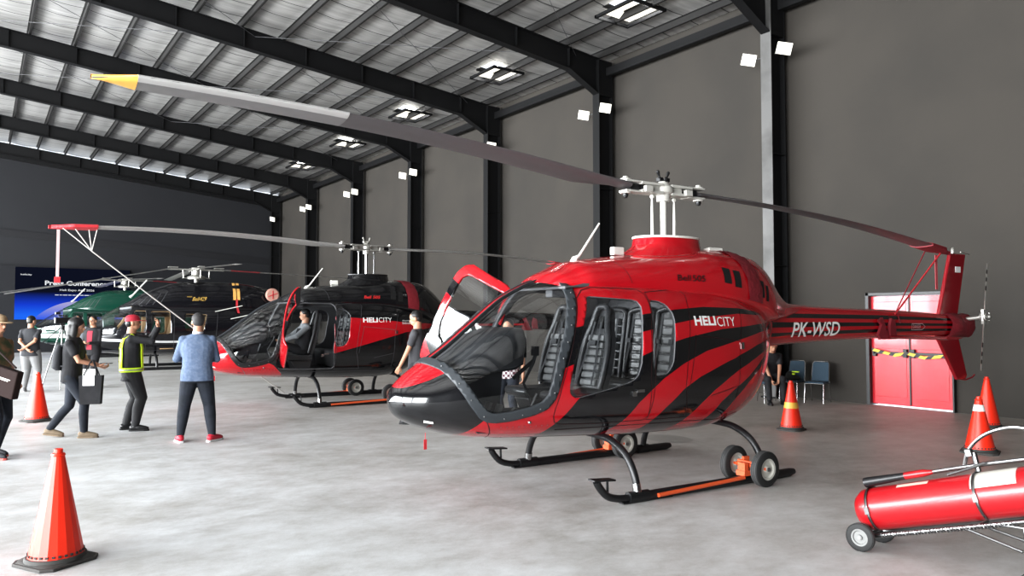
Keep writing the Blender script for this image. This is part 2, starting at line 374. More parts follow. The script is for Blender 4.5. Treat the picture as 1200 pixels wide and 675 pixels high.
# flood lights on both sides of each column
m_fl = mat('floodlight_face', (.9, .88, .8), .4, emit=(1, .95, .82), es=.55)
m_fl2 = mat('floodlight_lens', (.75, .72, .6), .4, emit=(1, .93, .75), es=.30)
m_flb = mat('floodlight_back', (.05, .05, .05), .5)
ordn = {2: 'tallest closest column', 3: 'column behind the red helicopter mast', 4: 'third column', 5: 'fourth column', 6: 'fifth column', 7: 'sixth column', 8: 'far corner column'}
for i in range(2, 9):
    for s in (-1, 1):
        if i == 8 and s == 1: continue
        y = CY[i] + s * .44 - (.05 if i == 2 else 0)
        t = thing('floodlight', 'square white floodlight on the %s side of the %s' % ('right' if s < 0 else 'left', ordn[i]), 'floodlight', (13.55, y, 7.32), R(0))
        rt = Matrix.Rotation(R(28), 3, 'X') @ Matrix.Rotation(R(38), 3, 'Z') @ Matrix.Rotation(R(12), 3, 'Y')
        rt = Matrix.Rotation(R(35), 3, 'Z') @ Matrix.Rotation(R(-22), 3, 'Y') @ Matrix.Rotation(R(14), 3, 'X')
        MB().box((0, 0, 0), (.05, .30, .24), rot=rt).build('housing', m_fl, t, smooth=False)
        MB().box(rt @ Vector((-.028, 0, 0)), (.006, .2, .13), rot=rt).build('lens', m_fl2, t, smooth=False)
        b = MB(); b.box((.12, 0, -.02), (.2, .04, .04)); b.cyl((.12, 0, 0), (.12, -s * .30, 0), .015, n=8); b.build('bracket', m_flb, t, smooth=False)

# door recess and leaves
m_dred = mat('door_red_gloss', (.62, .012, .03), .3, coat=.3, var=(1.5, (.52, .01, .02)))
t = thing('double_door', 'red steel double door in the side wall with striped tape across it', 'door', (XW, (DY0 + DY1) / 2, 0)); hw = (DY1 - DY0) / 2
fr = MB(); fr.box((.05, hw - .03, DZ / 2), (.3, .07, DZ)); fr.box((.05, -hw + .01, DZ / 2), (.3, .03, DZ)); fr.box((.05, 0, DZ - .03), (.3, 2 * hw, .06)); fr.build('frame', [M['blackm']], t, smooth=False, bevel=.004)
for s in (-1, 1):
    lf = MB(); lf.box((.03, s * .375, (DZ - .08) / 2 + .02), (.06, .73, DZ - .1)); lf.box((-.002, s * .375, 1.55), (.012, .62, .9)); lf.box((-.002, s * .375, .6), (.012, .62, .85))
    d = lf.build('door_leaf', m_dred, t, smooth=False, bevel=.004)
    b = MB(); b.box((-.05, s * .36, 1.02), (.03, .62, .045)); b.box((-.03, s * .07, 1.02), (.07, .07, .16)); b.box((-.03, s * .66, 1.02), (.07, .07, .14)); b.build('push_bar', M['blackm'], d, smooth=False, bevel=.004)
MB().box((-.012, 0, 1.1), (.02, .025, 2.1)).build('center_strip', M['blackm'], t, smooth=False)
def tape_mat():
    m = mat('warning_tape', (.8, .6, .05), .5); nt = m.node_tree; L = nt.links.new
    tc = nt.nodes.new('ShaderNodeTexCoord'); w_ = nt.nodes.new('ShaderNodeTexWave'); w_.inputs['Scale'].default_value = 2.6; w_.bands_direction = 'DIAGONAL'
    cr = nt.nodes.new('ShaderNodeValToRGB'); cr.color_ramp.interpolation = 'CONSTANT'; cr.color_ramp.elements[0].color = (.02, .02, .02, 1); cr.color_ramp.elements[1].color = (.85, .6, .06, 1); cr.color_ramp.elements[1].position = .35
    L(tc.outputs['Object'], w_.inputs[0]); L(w_.outputs['Color'], cr.inputs[0]); L(cr.outputs[0], nt.nodes['Principled BSDF'].inputs['Base Color']); return m
tp = MB(); ps = [(-.70, 1.00), (-.3, .95), (0, 1.02), (.25, .98), (.69, 1.08)]
tp.add([(-.09, y, z + d) for y, z in ps for d in (-.025, .03)], [(2 * k, 2 * k + 2, 2 * k + 3, 2 * k + 1) for k in range(4)])
o = tp.build('warning_tape', tape_mat(), smooth=False); o.location = t.location; tag(o, 'yellow and black striped tape stretched over the red door bars', 'tape')
# dark patch on the concrete
# LED screen on the far wall
LX0, LX1, LZ0, LZ1 = 1.40, 6.35, 1.60, 4.14; ys_ = YF - .32
t = thing('led_screen', 'wide stage screen with blue glow and press conference title on the far wall', 'screen', (0, ys_, 0))
MB().box(((LX0 + LX1) / 2, .06, (LZ0 + LZ1) / 2), (LX1 - LX0, .1, LZ1 - LZ0)).build('housing', M['blackm'], t, smooth=False)
def emis(name, c0, c1=None, z0=0, z1=1, st=1., cmid=None):
    m = bpy.data.materials.new(name); m.use_nodes = True; nt = m.node_tree
    for n_ in list(nt.nodes): nt.nodes.remove(n_)
    o_ = nt.nodes.new('ShaderNodeOutputMaterial'); e_ = nt.nodes.new('ShaderNodeEmission'); e_.inputs[1].default_value = st; nt.links.new(e_.outputs[0], o_.inputs[0])
    e_.inputs[0].default_value = tuple(c0) + (1,)
    if c1:
        tc = nt.nodes.new('ShaderNodeTexCoord'); sp = nt.nodes.new('ShaderNodeSeparateXYZ'); mr = nt.nodes.new('ShaderNodeMapRange'); cr = nt.nodes.new('ShaderNodeValToRGB')
        mr.inputs[1].default_value = z0; mr.inputs[2].default_value = z1; cr.color_ramp.elements[0].color = tuple(c0) + (1,); cr.color_ramp.elements[1].color = tuple(c1) + (1,)
        if cmid: x_ = cr.color_ramp.elements.new(.45); x_.color = tuple(cmid) + (1,)
        for a_, b_ in ((tc.outputs['Object'], sp.inputs[0]), (sp.outputs[2], mr.inputs[0]), (mr.outputs[0], cr.inputs[0]), (cr.outputs[0], e_.inputs[0])): nt.links.new(a_, b_)
    return m
MB().box(((LX0 + LX1) / 2, 0, (LZ0 + LZ1) / 2), (LX1 - LX0, .02, LZ1 - LZ0)).build('display', emis('screen_glow', (.02, .16, .85), (.006, .008, .02), LZ0 + .2, LZ0 + 1.35, 1., (.012, .06, .62)), t, smooth=False)
p = MB(); cx, cz, rr = 4.15, LZ0 + .92 - 2.6, 2.6; pl = [(cx + rr * math.cos(a), cz + rr * math.sin(a)) for a in np.linspace(.2, math.pi - .2, 60)]; pl = [q for q in pl if q[1] > LZ0]
p.prism([(pl[0][0], LZ0)] + pl + [(pl[-1][0], LZ0)], lambda q: (q[0], -.02, q[1]), lambda q: (q[0], -.012, q[1])); p.build('planet_arc', emis('planet_glow', (.03, .12, .75), (.45, .42, .62), LZ0, LZ0 + .92), t, smooth=False)
tm = MB()
for s_, x0, z0, sz, wd, bo in (('Press Conference', 2.62, 3.28, .23, 2.7, .03), ('Heli Expo Asia 2026', 3.25, 2.98, .13, 1.5, .015), ('helicity', 1.62, 3.72, .10, .46, .02)):
    V, F = text_mesh(s_, sz, bo, fit=wd); tm.add([(x0 + a, -.022, z0 + b) for a, b in V], F)
for x0, ws in ((3.05, (.16, .10, .20, .14, .12)), (3.88, (.05, .12, .16, .20, .10, .22, .14))):   # two unreadable small print lines
    for q in ws: tm.box((x0 + q / 2, -.022, 2.81), (q, .004, .035)); x0 += q + .035
tm.build('lettering', emis('screen_text', (.85, .87, .9), st=.9), t, smooth=False)

# ------------------------------------------------------------------ light
wd = bpy.data.worlds.new('world'); scene.world = wd; wd.use_nodes = True; nt = wd.node_tree
bg = nt.nodes['Background']; bg.inputs[0].default_value = (.86, .92, 1, 1); bg.inputs[1].default_value = 1.6
def area(name, loc, rot, sx, sy, power, col=(1, 1, 1)):
    l = bpy.data.lights.new(name, 'AREA'); l.shape = 'RECTANGLE'; l.size = sx; l.size_y = sy; l.energy = power; l.color = col
    o = bpy.data.objects.new(name, l); COL.objects.link(o); o.location = loc; o.rotation_euler = rot; return o
for k in range(6):   # daylight through the open side of the hangar, bay by bay
    area('daylight', (XL - .4, -4 + k * 9.2, 3.5), (0, R(-90), 0), 6.6, 8.2, LP, (.95, .98, 1.))
for x, y in SKY: area('roof_daylight', (x, y, zr(x) + .15), (0, 0, 0), .6, .6, 60)
scene.view_settings.view_transform = 'Standard'; scene.view_settings.look = 'None'; scene.view_settings.exposure = EXPO; scene.view_settings.gamma = .88
scene.cycles.use_denoising = True
scene.cycles.max_bounces = 10; scene.cycles.transparent_max_bounces = 16; scene.cycles.sample_clamp_indirect = 6

# ------------------------------------------------------------------ lofted surfaces
def pch(X, Y, x):
    X = np.array(X, float); Y = np.array(Y, float); x = np.clip(np.asarray(x, float), X[0], X[-1])
    h = np.diff(X); d = np.diff(Y) / h; m = np.zeros_like(Y)
    for i in range(1, len(X) - 1):
        if d[i - 1] * d[i] > 0:
            a = 2 * h[i] + h[i - 1]; b = h[i] + 2 * h[i - 1]; m[i] = (a + b) / (a / d[i - 1] + b / d[i])
    m[0] = d[0]; m[-1] = d[-1]
    k = np.clip(np.searchsorted(X, x, side='right') - 1, 0, len(X) - 2); t = (x - X[k]) / h[k]
    return (2 * t**3 - 3 * t**2 + 1) * Y[k] + (t**3 - 2 * t**2 + t) * h[k] * m[k] + (-2 * t**3 + 3 * t**2) * Y[k + 1] + (t**3 - t**2) * h[k] * m[k + 1]
class Loft:
    """cross sections along x: bottom, top, half width, height of greatest width, roundness above and below"""
    def __init__(s, X, ZB, ZT, W, ZC, NT, NB):
        c = lambda a: a if hasattr(a, '__len__') else [a] * len(X)
        o = np.argsort(X); s.X = np.array(X, float)[o]
        s.A = [np.array(c(a), float)[o] for a in (ZB, ZT, W, ZC, NT, NB)]
    def par(s, x): return [pch(s.X, a, x) for a in s.A]
    def yz(s, x, th):
        zb, zt, w, zc, nt, nb = s.par(x); sn, cs = np.sin(th), np.cos(th)
        n = np.where(sn > 0, nt, nb); hh = np.where(sn > 0, zt - zc, zc - zb)
        return w * np.sign(cs) * np.abs(cs) ** (2 / n), zc + hh * np.sign(sn) * np.abs(sn) ** (2 / n)
    def y(s, x, z):
        zb, zt, w, zc, nt, nb = s.par(x); up = z > zc
        n = np.where(up, nt, nb); t = np.clip(np.where(up, (z - zc) / (zt - zc), (zc - z) / (zc - zb)), 0, 1)
        sn = t ** (n / 2); return w * np.sqrt(np.clip(1 - sn * sn, 0, 1)) ** (2 / n)
    def nrm(s, x, z):
        e = .01; return np.array([-(s.y(x + e, z) - s.y(x - e, z)) / (2 * e), 1., -(s.y(x, z + e) - s.y(x, z - e)) / (2 * e)])
    def pt(s, x, z, off=0., side=1):
        y = float(s.y(x, z)); n = s.nrm(x, z); n = n / np.linalg.norm(n)
        p = np.array([x, y, z]) + n * off; p[1] *= side; return p
    def grid(s, xs, nth):
        th = np.linspace(-math.pi, math.pi, nth + 1)[:-1]; X, T = np.meshgrid(xs, th, indexing='ij')
        Y, Z = s.yz(X, T); V = np.stack([X, Y, Z], -1).reshape(-1, 3); n = nth
        i, j = np.meshgrid(np.arange(len(xs) - 1), np.arange(n), indexing='ij'); i = i.ravel(); j = j.ravel(); k = (j + 1) % n
        F = np.stack([i * n + j, (i + 1) * n + j, (i + 1) * n + k, i * n + k], -1)[:, ::-1]
        return V, F
def vnormals(V, F):
    N = np.zeros_like(V); F = [f for f in F]
    A = np.array([f[:3] for f in F]); n = np.cross(V[A[:, 1]] - V[A[:, 0]], V[A[:, 2]] - V[A[:, 0]])
    for k in range(3): np.add.at(N, A[:, k], n)
    return N / np.maximum(np.linalg.norm(N, axis=1, keepdims=True), 1e-12)
def sd_poly(P, poly):
    """signed distance of 2-D points, positive inside"""
    poly = np.array(poly, float); d = np.full(len(P), 1e9); ins = np.zeros(len(P), bool); n = len(poly)
    for i in range(n):
        a = poly[i]; b = poly[(i + 1) % n]; e = b - a; w = P - a
        t = np.clip((w @ e) / (e @ e), 0, 1)[:, None]; q = w - e * t; d = np.minimum(d, (q * q).sum(1))
        c = (a[1] <= P[:, 1]) != (b[1] <= P[:, 1])
        with np.errstate(divide='ignore', invalid='ignore'):
            xi = a[0] + (P[:, 1] - a[1]) * e[0] / (e[1] if e[1] != 0 else 1e-12)
        ins ^= c & (P[:, 0] < xi)
    return np.where(ins, 1, -1) * np.sqrt(d)
def clip(V, F, D, extra=None):
    """keep the part of the mesh where D > 0, cutting faces exactly along D = 0"""
    V = list(map(tuple, V)); E = None if extra is None else list(map(float, extra)); D = list(map(float, D)); out = []; cache = {}
    for f in F:
        f = [int(i) for i in f]; s = [D[i] > 0 for i in f]
        if all(s): out.append(f); continue
        if not any(s): continue
        g = []
        for k in range(len(f)):
            a, b = f[k], f[(k + 1) % len(f)]
            if D[a] > 0: g.append(a)
            if (D[a] > 0) != (D[b] > 0):
                key = (min(a, b), max(a, b))
                if key not in cache:
                    t = D[a] / (D[a] - D[b]); va, vb = V[a], V[b]
                    V.append(tuple(va[q] + (vb[q] - va[q]) * t for q in range(3))); D.append(0.)
                    if E is not None: E.append(E[a] + (E[b] - E[a]) * t)
                    cache[key] = len(V) - 1
                g.append(cache[key])
        if len(g) > 2: out.append(g)
    used = sorted({i for f in out for i in f}); mp = {u: k for k, u in enumerate(used)}
    V = np.array([V[u] for u in used]).reshape(-1, 3); F = [[mp[i] for i in f] for f in out]
    return V, F, (None if E is None else np.array([E[u] for u in used]))
def draped(loft, pts, w, off, side=1, name='panel_seam', m=None, parent=None, step=.04, mb=None):
    """thin strip laid on the surface along a polyline of (x, z)"""
    mb2 = mb or MB(); P = []
    for a, b in zip(pts[:-1], pts[1:]):
        L = math.dist(a, b); k = max(1, int(L / step))
        P += [(a[0] + (b[0] - a[0]) * i / k, a[1] + (b[1] - a[1]) * i / k) for i in range(k)]
    P.append(pts[-1]); vs = []
    for i, p in enumerate(P):
        a = P[max(i - 1, 0)]; b = P[min(i + 1, len(P) - 1)]; dx, dz = b[0] - a[0], b[1] - a[1]; l = math.hypot(dx, dz) or 1
        nx, nz = -dz / l * w / 2, dx / l * w / 2
        for s in (1, -1): vs.append(loft.pt(p[0] + nx * s, p[1] + nz * s, off, side))
    mb2.add(vs, [(2 * i, 2 * i + 2, 2 * i + 3, 2 * i + 1) for i in range(len(P) - 1)])
    if mb is None: return mb2.build(name, m, parent, smooth=False)
def decal(loft, body, x0, z0, h, width, m, parent, name='lettering', bold=0., shear=0., side=1, rot=0., off=.004):
    V, F = text_mesh(body, h, bold, shear, fit=width, cuts=8); c, s = math.cos(rot), math.sin(rot)
    vs = [loft.pt(x0 - side * (u * c - v * s), z0 + u * s + v * c, off, side) for u, v in V]
    o = arr_obj(name, np.array(vs), F, m, parent, smooth=False); return o

# Bell-type five seat light helicopter: x forward, y to port, z up, origin on the ground under the mast
BODY = Loft([-1.62, -1.55, -1.42, -1.3, -1.15, -.95, -.7, -.4, 0, .6, 1.2, 1.7, 2.1, 2.5, 2.77, 2.98, 3.15, 3.25, 3.30],
            [1.345, 1.33, 1.25, 1.05, .85, .68, .57, .50, .475, .48, .505, .53, .55, .585, .63, .69, .76, .84, .95],
            [1.85, 1.86, 1.88, 1.90, 1.93, 1.97, 2.02, 2.07, 2.11, 2.13, 2.13, 2.08, 1.92, 1.63, 1.42, 1.28, 1.16, 1.06, .951],
            [.2, .21, .27, .38, .5, .62, .72, .78, .81, .82, .80, .76, .70, .615, .52, .40, .28, .155, 0.001],
            [1.6, 1.6, 1.56, 1.5, 1.42, 1.35, 1.25, 1.2, 1.15, 1.15, 1.15, 1.1, 1.05, 1.0, .97, .95, .95, .95, .9505],
            [2.2, 2.2, 2.2, 2.3, 2.4, 2.6, 2.8, 3, 3, 3, 2.9, 2.6, 2.3, 2.15, 2.1, 2.0, 2.0, 2.0, 2.0],
            [2.2, 2.2, 2.2, 2.2, 2.3, 2.4, 2.5, 2.6, 2.7, 2.7, 2.7, 2.6, 2.5, 2.4, 2.3, 2.2, 2.0, 2.0, 2.0])
cwx = [1.80, 1.68, 1.5, 1.38, 1.0, .65, .3, 0, -.4, -.7, -.98, -1.17, -1.32, -1.47, -1.6, -1.75, -1.9, -2.1, -2.4]
COWL = Loft(cwx, [1.98, 1.9, 1.85, 1.85, 1.85, 1.85, 1.85, 1.85, 1.8, 1.75, 1.7, 1.65, 1.62, 1.62, 1.64, 1.67, 1.70, 1.74, 1.78],
            [2.03, 2.13, 2.21, 2.265, 2.33, 2.37, 2.41, 2.44, 2.48, 2.48, 2.46, 2.43, 2.36, 2.25, 2.12, 2.0, 1.91, 1.87, 1.86],
            [.2, .38, .47, .52, .56, .59, .61, .62, .62, .60, .56, .51, .46, .39, .33, .27, .22, .16, .08],
            [2.0, 2.0, 1.99, 1.98, 1.98, 1.98, 1.98, 1.98, 1.95, 1.92, 1.88, 1.83, 1.78, 1.74, 1.74, 1.74, 1.75, 1.78, 1.80], 2.3, 2.3)
BOOM = Loft([-6.15, -5.6, -4.5, -3, -2, -1.5, -1.3], [1.44, 1.42, 1.42, 1.395, 1.36, 1.33, 1.33], [1.72, 1.75, 1.80, 1.835, 1.865, 1.88, 1.88],
            [.11, .13, .145, .17, .2, .21, .2], [1.58, 1.585, 1.60, 1.61, 1.61, 1.61, 1.61], 2.3, 2.3)
P_WS = [(2.93, 1.335), (2.86, 1.28), (2.82, 1.21), (2.77, 1.12), (2.69, .98), (2.61, .88), (2.56, .855), (2.50, .85), (2.39, .86), (2.20, .90), (2.10, .94), (2.05, 1.0), (2.00, 1.13), (1.95, 1.32), (1.90, 1.45), (1.85, 1.56), (1.76, 1.81), (1.71, 1.95), (1.68, 2.04), (1.68, 2.5), (2.97, 2.5), (2.97, 1.37)]
P_W1 = [(1.53, 1.905), (1.04, 1.875), (.99, 1.86), (.96, 1.81), (1.0, 1.58), (1.03, 1.27), (1.045, 1.19), (1.10, 1.115), (1.20, 1.075), (1.40, 1.03), (1.72, .965), (1.79, .965), (1.83, 1.0), (1.84, 1.07), (1.79, 1.27), (1.68, 1.57), (1.59, 1.76)]
P_W2 = [(.83, 1.875), (.72, 1.865), (.64, 1.83), (.585, 1.75), (.575, 1.68), (.60, 1.48), (.63, 1.27), (.66, 1.19), (.73, 1.145), (.84, 1.13), (.885, 1.15), (.90, 1.2), (.89, 1.5)]
P_DOOR = [(1.97, .80), (1.94, .745), (1.88, .72), (1.46, .70), (.93, .70), (.89, .74), (.91, .87), (.925, 1.13), (.90, 1.57), (.85, 1.82), (.86, 1.93), (.92, 1.98), (1.44, 1.99), (1.55, 1.96), (1.64, 1.88), (1.74, 1.60), (1.83, 1.33), (1.92, 1.06), (1.97, .87)]
P_DOOR2 = [(.84, 1.95), (.36, 1.995), (.31, 1.93), (.34, 1.85), (.44, 1.29), (.47, 1.02), (.41, .75), (.38, .69), (.89, .70)]
ST_RED = [  # black bands of the red machine
    [(3.6, 1.02), (3.22, 1.075), (3.15, 1.10), (3.02, 1.15), (2.89, 1.215), (2.80, 1.30), (2.6, 1.0), (2.61, .80), (2.74, .63), (2.87, .3), (3.6, .3)],
    [(1.98, 1.565), (1.79, 1.60), (1.66, 1.62), (.97, 1.73), (.54, 1.78), (.12, 1.81), (-.43, 1.80), (-.9, 1.76), (-1.0, 1.735), (-.88, 1.725), (-.39, 1.74), (.17, 1.70), (.58, 1.64), (1.01, 1.56), (1.40, 1.43), (1.77, 1.28), (1.91, 1.23), (2.05, 1.19)],
    [(2.3, .2), (2.08, .5), (1.95, .69), (1.74, .96), (1.41, 1.15), (1.03, 1.33), (.91, 1.37), (.61, 1.46), (.43, 1.50), (-.09, 1.58), (-.84, 1.63), (-1.35, 1.64), (-1.35, 1.575), (-.79, 1.54), (-.38, 1.47), (.17, 1.36), (.50, 1.24), (.77, 1.10), (.92, .99), (1.05, .88), (1.17, .71), (1.35, .5), (1.5, .2)],
    [(1.1, .2), (.95, .5), (.81, .68), (.70, .81), (.49, .99), (.27, 1.10), (-.05, 1.21), (-.33, 1.30), (-.68, 1.40), (-1.04, 1.47), (-1.4, 1.53), (-1.4, 1.46), (-.76, 1.30), (-.33, 1.15), (-.18, 1.08), (.06, .95), (.21, .83), (.34, .69), (.5, .5), (.65, .2)],
    [(.3, .3), (.15, .52), (.03, .67), (-.09, .83), (-.26, .94), (-.49, 1.06), (-.76, 1.22), (-1.2, 1.40), (-1.2, 1.35), (-.81, 1.18), (-.53, 1.02), (-.30, .83), (-.17, .65), (-.05, .5), (.05, .3)]]
BM_RED = [[(-1.3, 1.755), (-3.9, 1.73), (-6.2, 1.67), (-6.2, 1.645), (-3.9, 1.675), (-1.3, 1.70)], [(-1.3, 1.645), (-3.9, 1.63), (-6.2, 1.60), (-6.2, 1.57), (-3.9, 1.585), (-1.3, 1.575)], [(-1.3, 1.505), (-3.9, 1.545), (-6.2, 1.53), (-6.2, 1.50), (-3.9, 1.50), (-1.3, 1.46)]]
ST_BLK = [  # red fields of the black machine
    [(3.6, 1.5), (2.6, 1.5), (2.3, .95), (2.02, .80), (1.84, .62), (1.7, .2), (3.6, .2)],
    [(.92, 1.72), (.3, 1.68), (-.6, 1.60), (-1.5, 1.56), (-1.5, 1.50), (-.6, 1.40), (.3, 1.16), (.92, 1.0)]]
BM_BLK = [[(-1.3, 1.56), (-3.9, 1.56), (-3.9, 1.52), (-1.3, 1.50)]]
def paint_of(V, polys):
    P = V[:, [0, 2]]
    return np.max([sd_poly(P, p) for p in polys], axis=0)
def smooth_ring(mb, c, r0, r1, axis='Y'): pass
def rotor_blade(parent, m, x0, z0, x1, z1, side, chord=.34, steel=None, tipc=None, coverm=None, light=True):
    """blade from root to tip; thin lens section, swept pointed tip"""
    s = 1 if x1 > x0 else -1; L = abs(x1 - x0); n = 26
    def sec(t):
        ch = chord * (.42 + .58 * min(1, max(0, (t - .02) / .09)))
        le = chord * .28; te = -(ch - le) if t > .02 else -ch * .6
        if t > .94: k = (t - .94) / .06; le = le * (1 - k) - k * chord * .30; te = te * (1 - k * .75) - k * chord * .10
        return le, te
    def zz(t): return z0 + (z1 - z0) * t + .10 * math.sin(math.pi * t) * (.9)
    def strip(name, t0, t1, f0, f1, mm, inf=0., par=None, nn=n):
        mb = MB(); K = 9
        for i in range(nn + 1):
            t = t0 + (t1 - t0) * i / nn; le, te = sec(t); a = te + (le - te) * f0; b = te + (le - te) * f1
            tw = (1 - t) * R(9) + R(2)
            ring = []
            for q in range(2 * K):
                k = q if q < K else 2 * K - 1 - q; u = k / (K - 1); w = min(1., max(0., f0 + (f1 - f0) * u))
                th = .036 * 4 * (w ** .9) * (1 - w) ** .55 * .9 * (1 - .5 * max(0, (t - .94) / .06)) + inf + .004
                y = a + (b - a) * u; h = (th / 2 if q < K else -th / 2)
                ring.append((x0 + s * L * t, side * (y * math.cos(tw)), zz(t) + y * math.sin(tw) + h))
            mb.v += ring
        N = 2 * K
        for i in range(nn):
            for q in range(N): mb.f.append((i * N + q, i * N + (q + 1) % N, (i + 1) * N + (q + 1) % N, (i + 1) * N + q)); mb.m.append(0)
        mb.f += [tuple(range(N)), tuple(nn * N + q for q in range(N))]; mb.m += [0, 0]
        return mb.build(name, mm, par, ang=60)
    b = strip('rotor_blade', 0, 1, 0, 1, m, par=parent)
    if light:
        strip('leading_edge_strip', .62, .94, .80, 1.0, M['bladel'], .004, b)
        strip('outer_panel', .62, .94, .02, .80, mat_bo, .0025, b)
    if tipc: tag(strip('tip_cap', .94, 1, 0, 1, tipc, .006, b), 'orange painted blade tip')
    if coverm: strip('tip_cover', .87, 1.006, -.02, 1.02, coverm, .035, b)
    return b
mat_bo = mat('blade_outer_paint', (.17, .165, .165), .45)

def rotor_head(root, hz, az, steel):
    """two-blade style yoke with clevises, links and control horns; returns the mast part"""
    mp = MB(); mp.cyl((0, 0, 2.40), (0, 0, hz - .10), .034, n=20); mast = mp.build('rotor_mast', M['white'] if not steel else M['chrome'], root)
    hub = bpy.data.objects.new('rotor_hub', None)
    y = MB()
    y.lathe([(0, -.13), (.075, -.13), (.08, -.05), (.11, -.03), (.11, .03), (.07, .06), (.05, .10), (0, .10)], (0, 0, hz), n=20)
    for s in (-1, 1):
        y.box((s * .22, 0, hz + .045), (.32, .17, .03)); y.box((s * .22, 0, hz - .045), (.32, .17, .03)); y.box((s * .16, 0, hz), (.16, .10, .07))
        y.box((s * .46, 0, hz + .055), (.26, .14, .022)); y.box((s * .46, 0, hz - .055), (.26, .14, .022))
        y.lathe([(0, -.012), (.062, -.012), (.062, .014), (.03, .02), (.03, .04), (0, .04)], (s * .55, 0, hz + .068), n=18)
        y.lathe([(0, -.014), (.062, -.014), (.062, .012), (0, .012)], (s * .55, 0, hz - .07), n=18)
        y.box((s * .30, .09, hz - .02), (.10, .05, .07)); y.box((s * .30, -.09, hz + .0), (.1, .04, .06))
    hub = y.build('rotor_hub', M['greym'] if steel else mat_hub, root, bevel=.004)
    hub.rotation_euler = (0, 0, az)
    for s in (-1, 1):
        k = MB()
        k.lathe([(0, -.05), (.02, -.045), (.032, -.02), (.032, 0), (0, 0)], (s * .55, 0, hz - .085), n=12)
        k.box((s * .42, 0, hz), (.16, .05, .075)); k.cyl((s * .34, -.06, hz), (s * .34, .06, hz), .025, n=10)
        k.build('blade_bolt', M['blackm'], hub)
    h = MB()
    for s in (-1, 1):
        h.tube([(s * .03, 0, hz + .08), (s * .06, 0, hz + .16), (s * .075, 0, hz + .2)], [.014, .012, .02], 8)
        h.tube([(0, s * .04, hz + .08), (s * .02, s * .07, hz + .14)], .012, 8)
        h.box((s * .05, 0, hz + .12), (.05, .06, .04)); h.ell((s * .078, 0, hz + .205), .02, 10, 6)
    h.cyl((-.09, -.03, hz + .1), (.09, .03, hz + .14), .012, n=8)
    h.build('control_horns', M['blackm'] if not steel else M['greym'], hub)
    for s in (-1, 1):
        l = MB(); l.tube([(s * .19, s * .03, 2.45), (s * .195, s * .03, hz - .35), (s * .195, s * .03, hz - .1)], [.017, .017, .010], 10)
        l.ell((s * .195, s * .03, hz - .09), .025, 10, 6); l.build('pitch_link', M['white'] if not steel else M['chrome'], hub)
    return hub
mat_hub = mat('hub_white_paint', (.50, .49, .45), .35)

def wheel(mb_parent, name, c, r, w, axle='Y', rim=None):
    t = MB(); pr = [(r * .62, -w / 2), (r * .80, -w / 2), (r * .95, -w * .38), (r, -w * .22), (r, w * .22), (r * .95, w * .38), (r * .80, w / 2), (r * .62, w / 2), (r * .6, 0), (r * .62, -w / 2)]
    t.lathe(pr, c, axle, 36)
    for q in (-.26, -.09, .09, .26): t.lathe([(r * .99, w * q - .006), (r * 1.012, w * q - .004), (r * 1.012, w * q + .004), (r * .99, w * q + .006)], c, axle, 36, m=1)
    o = t.build(name, [M['rubber'], M['tread']], mb_parent)
    h = MB()
    h.lathe([(r * .62, -w * .42), (r * .50, -w * .40), (r * .45, -w * .2), (r * .2, -w * .2), (r * .18, -w * .45), (0, -w * .45)], c, axle, 28)
    h.lathe([(r * .62, w * .42), (r * .50, w * .40), (r * .45, w * .2), (r * .2, w * .2), (r * .18, w * .45), (0, w * .45)], c, axle, 28)
    ro = h.build('wheel_rim', rim or M['rimw'], o)
    b = MB(); d = {'Y': Vector((0, 1, 0)), 'X': Vector((1, 0, 0))}[axle]; b.cyl(Vector(c) - d * w * .52, Vector(c) + d * w * .52, r * .12, n=12); b.build('axle_nut', M['steel'], ro)
    return o

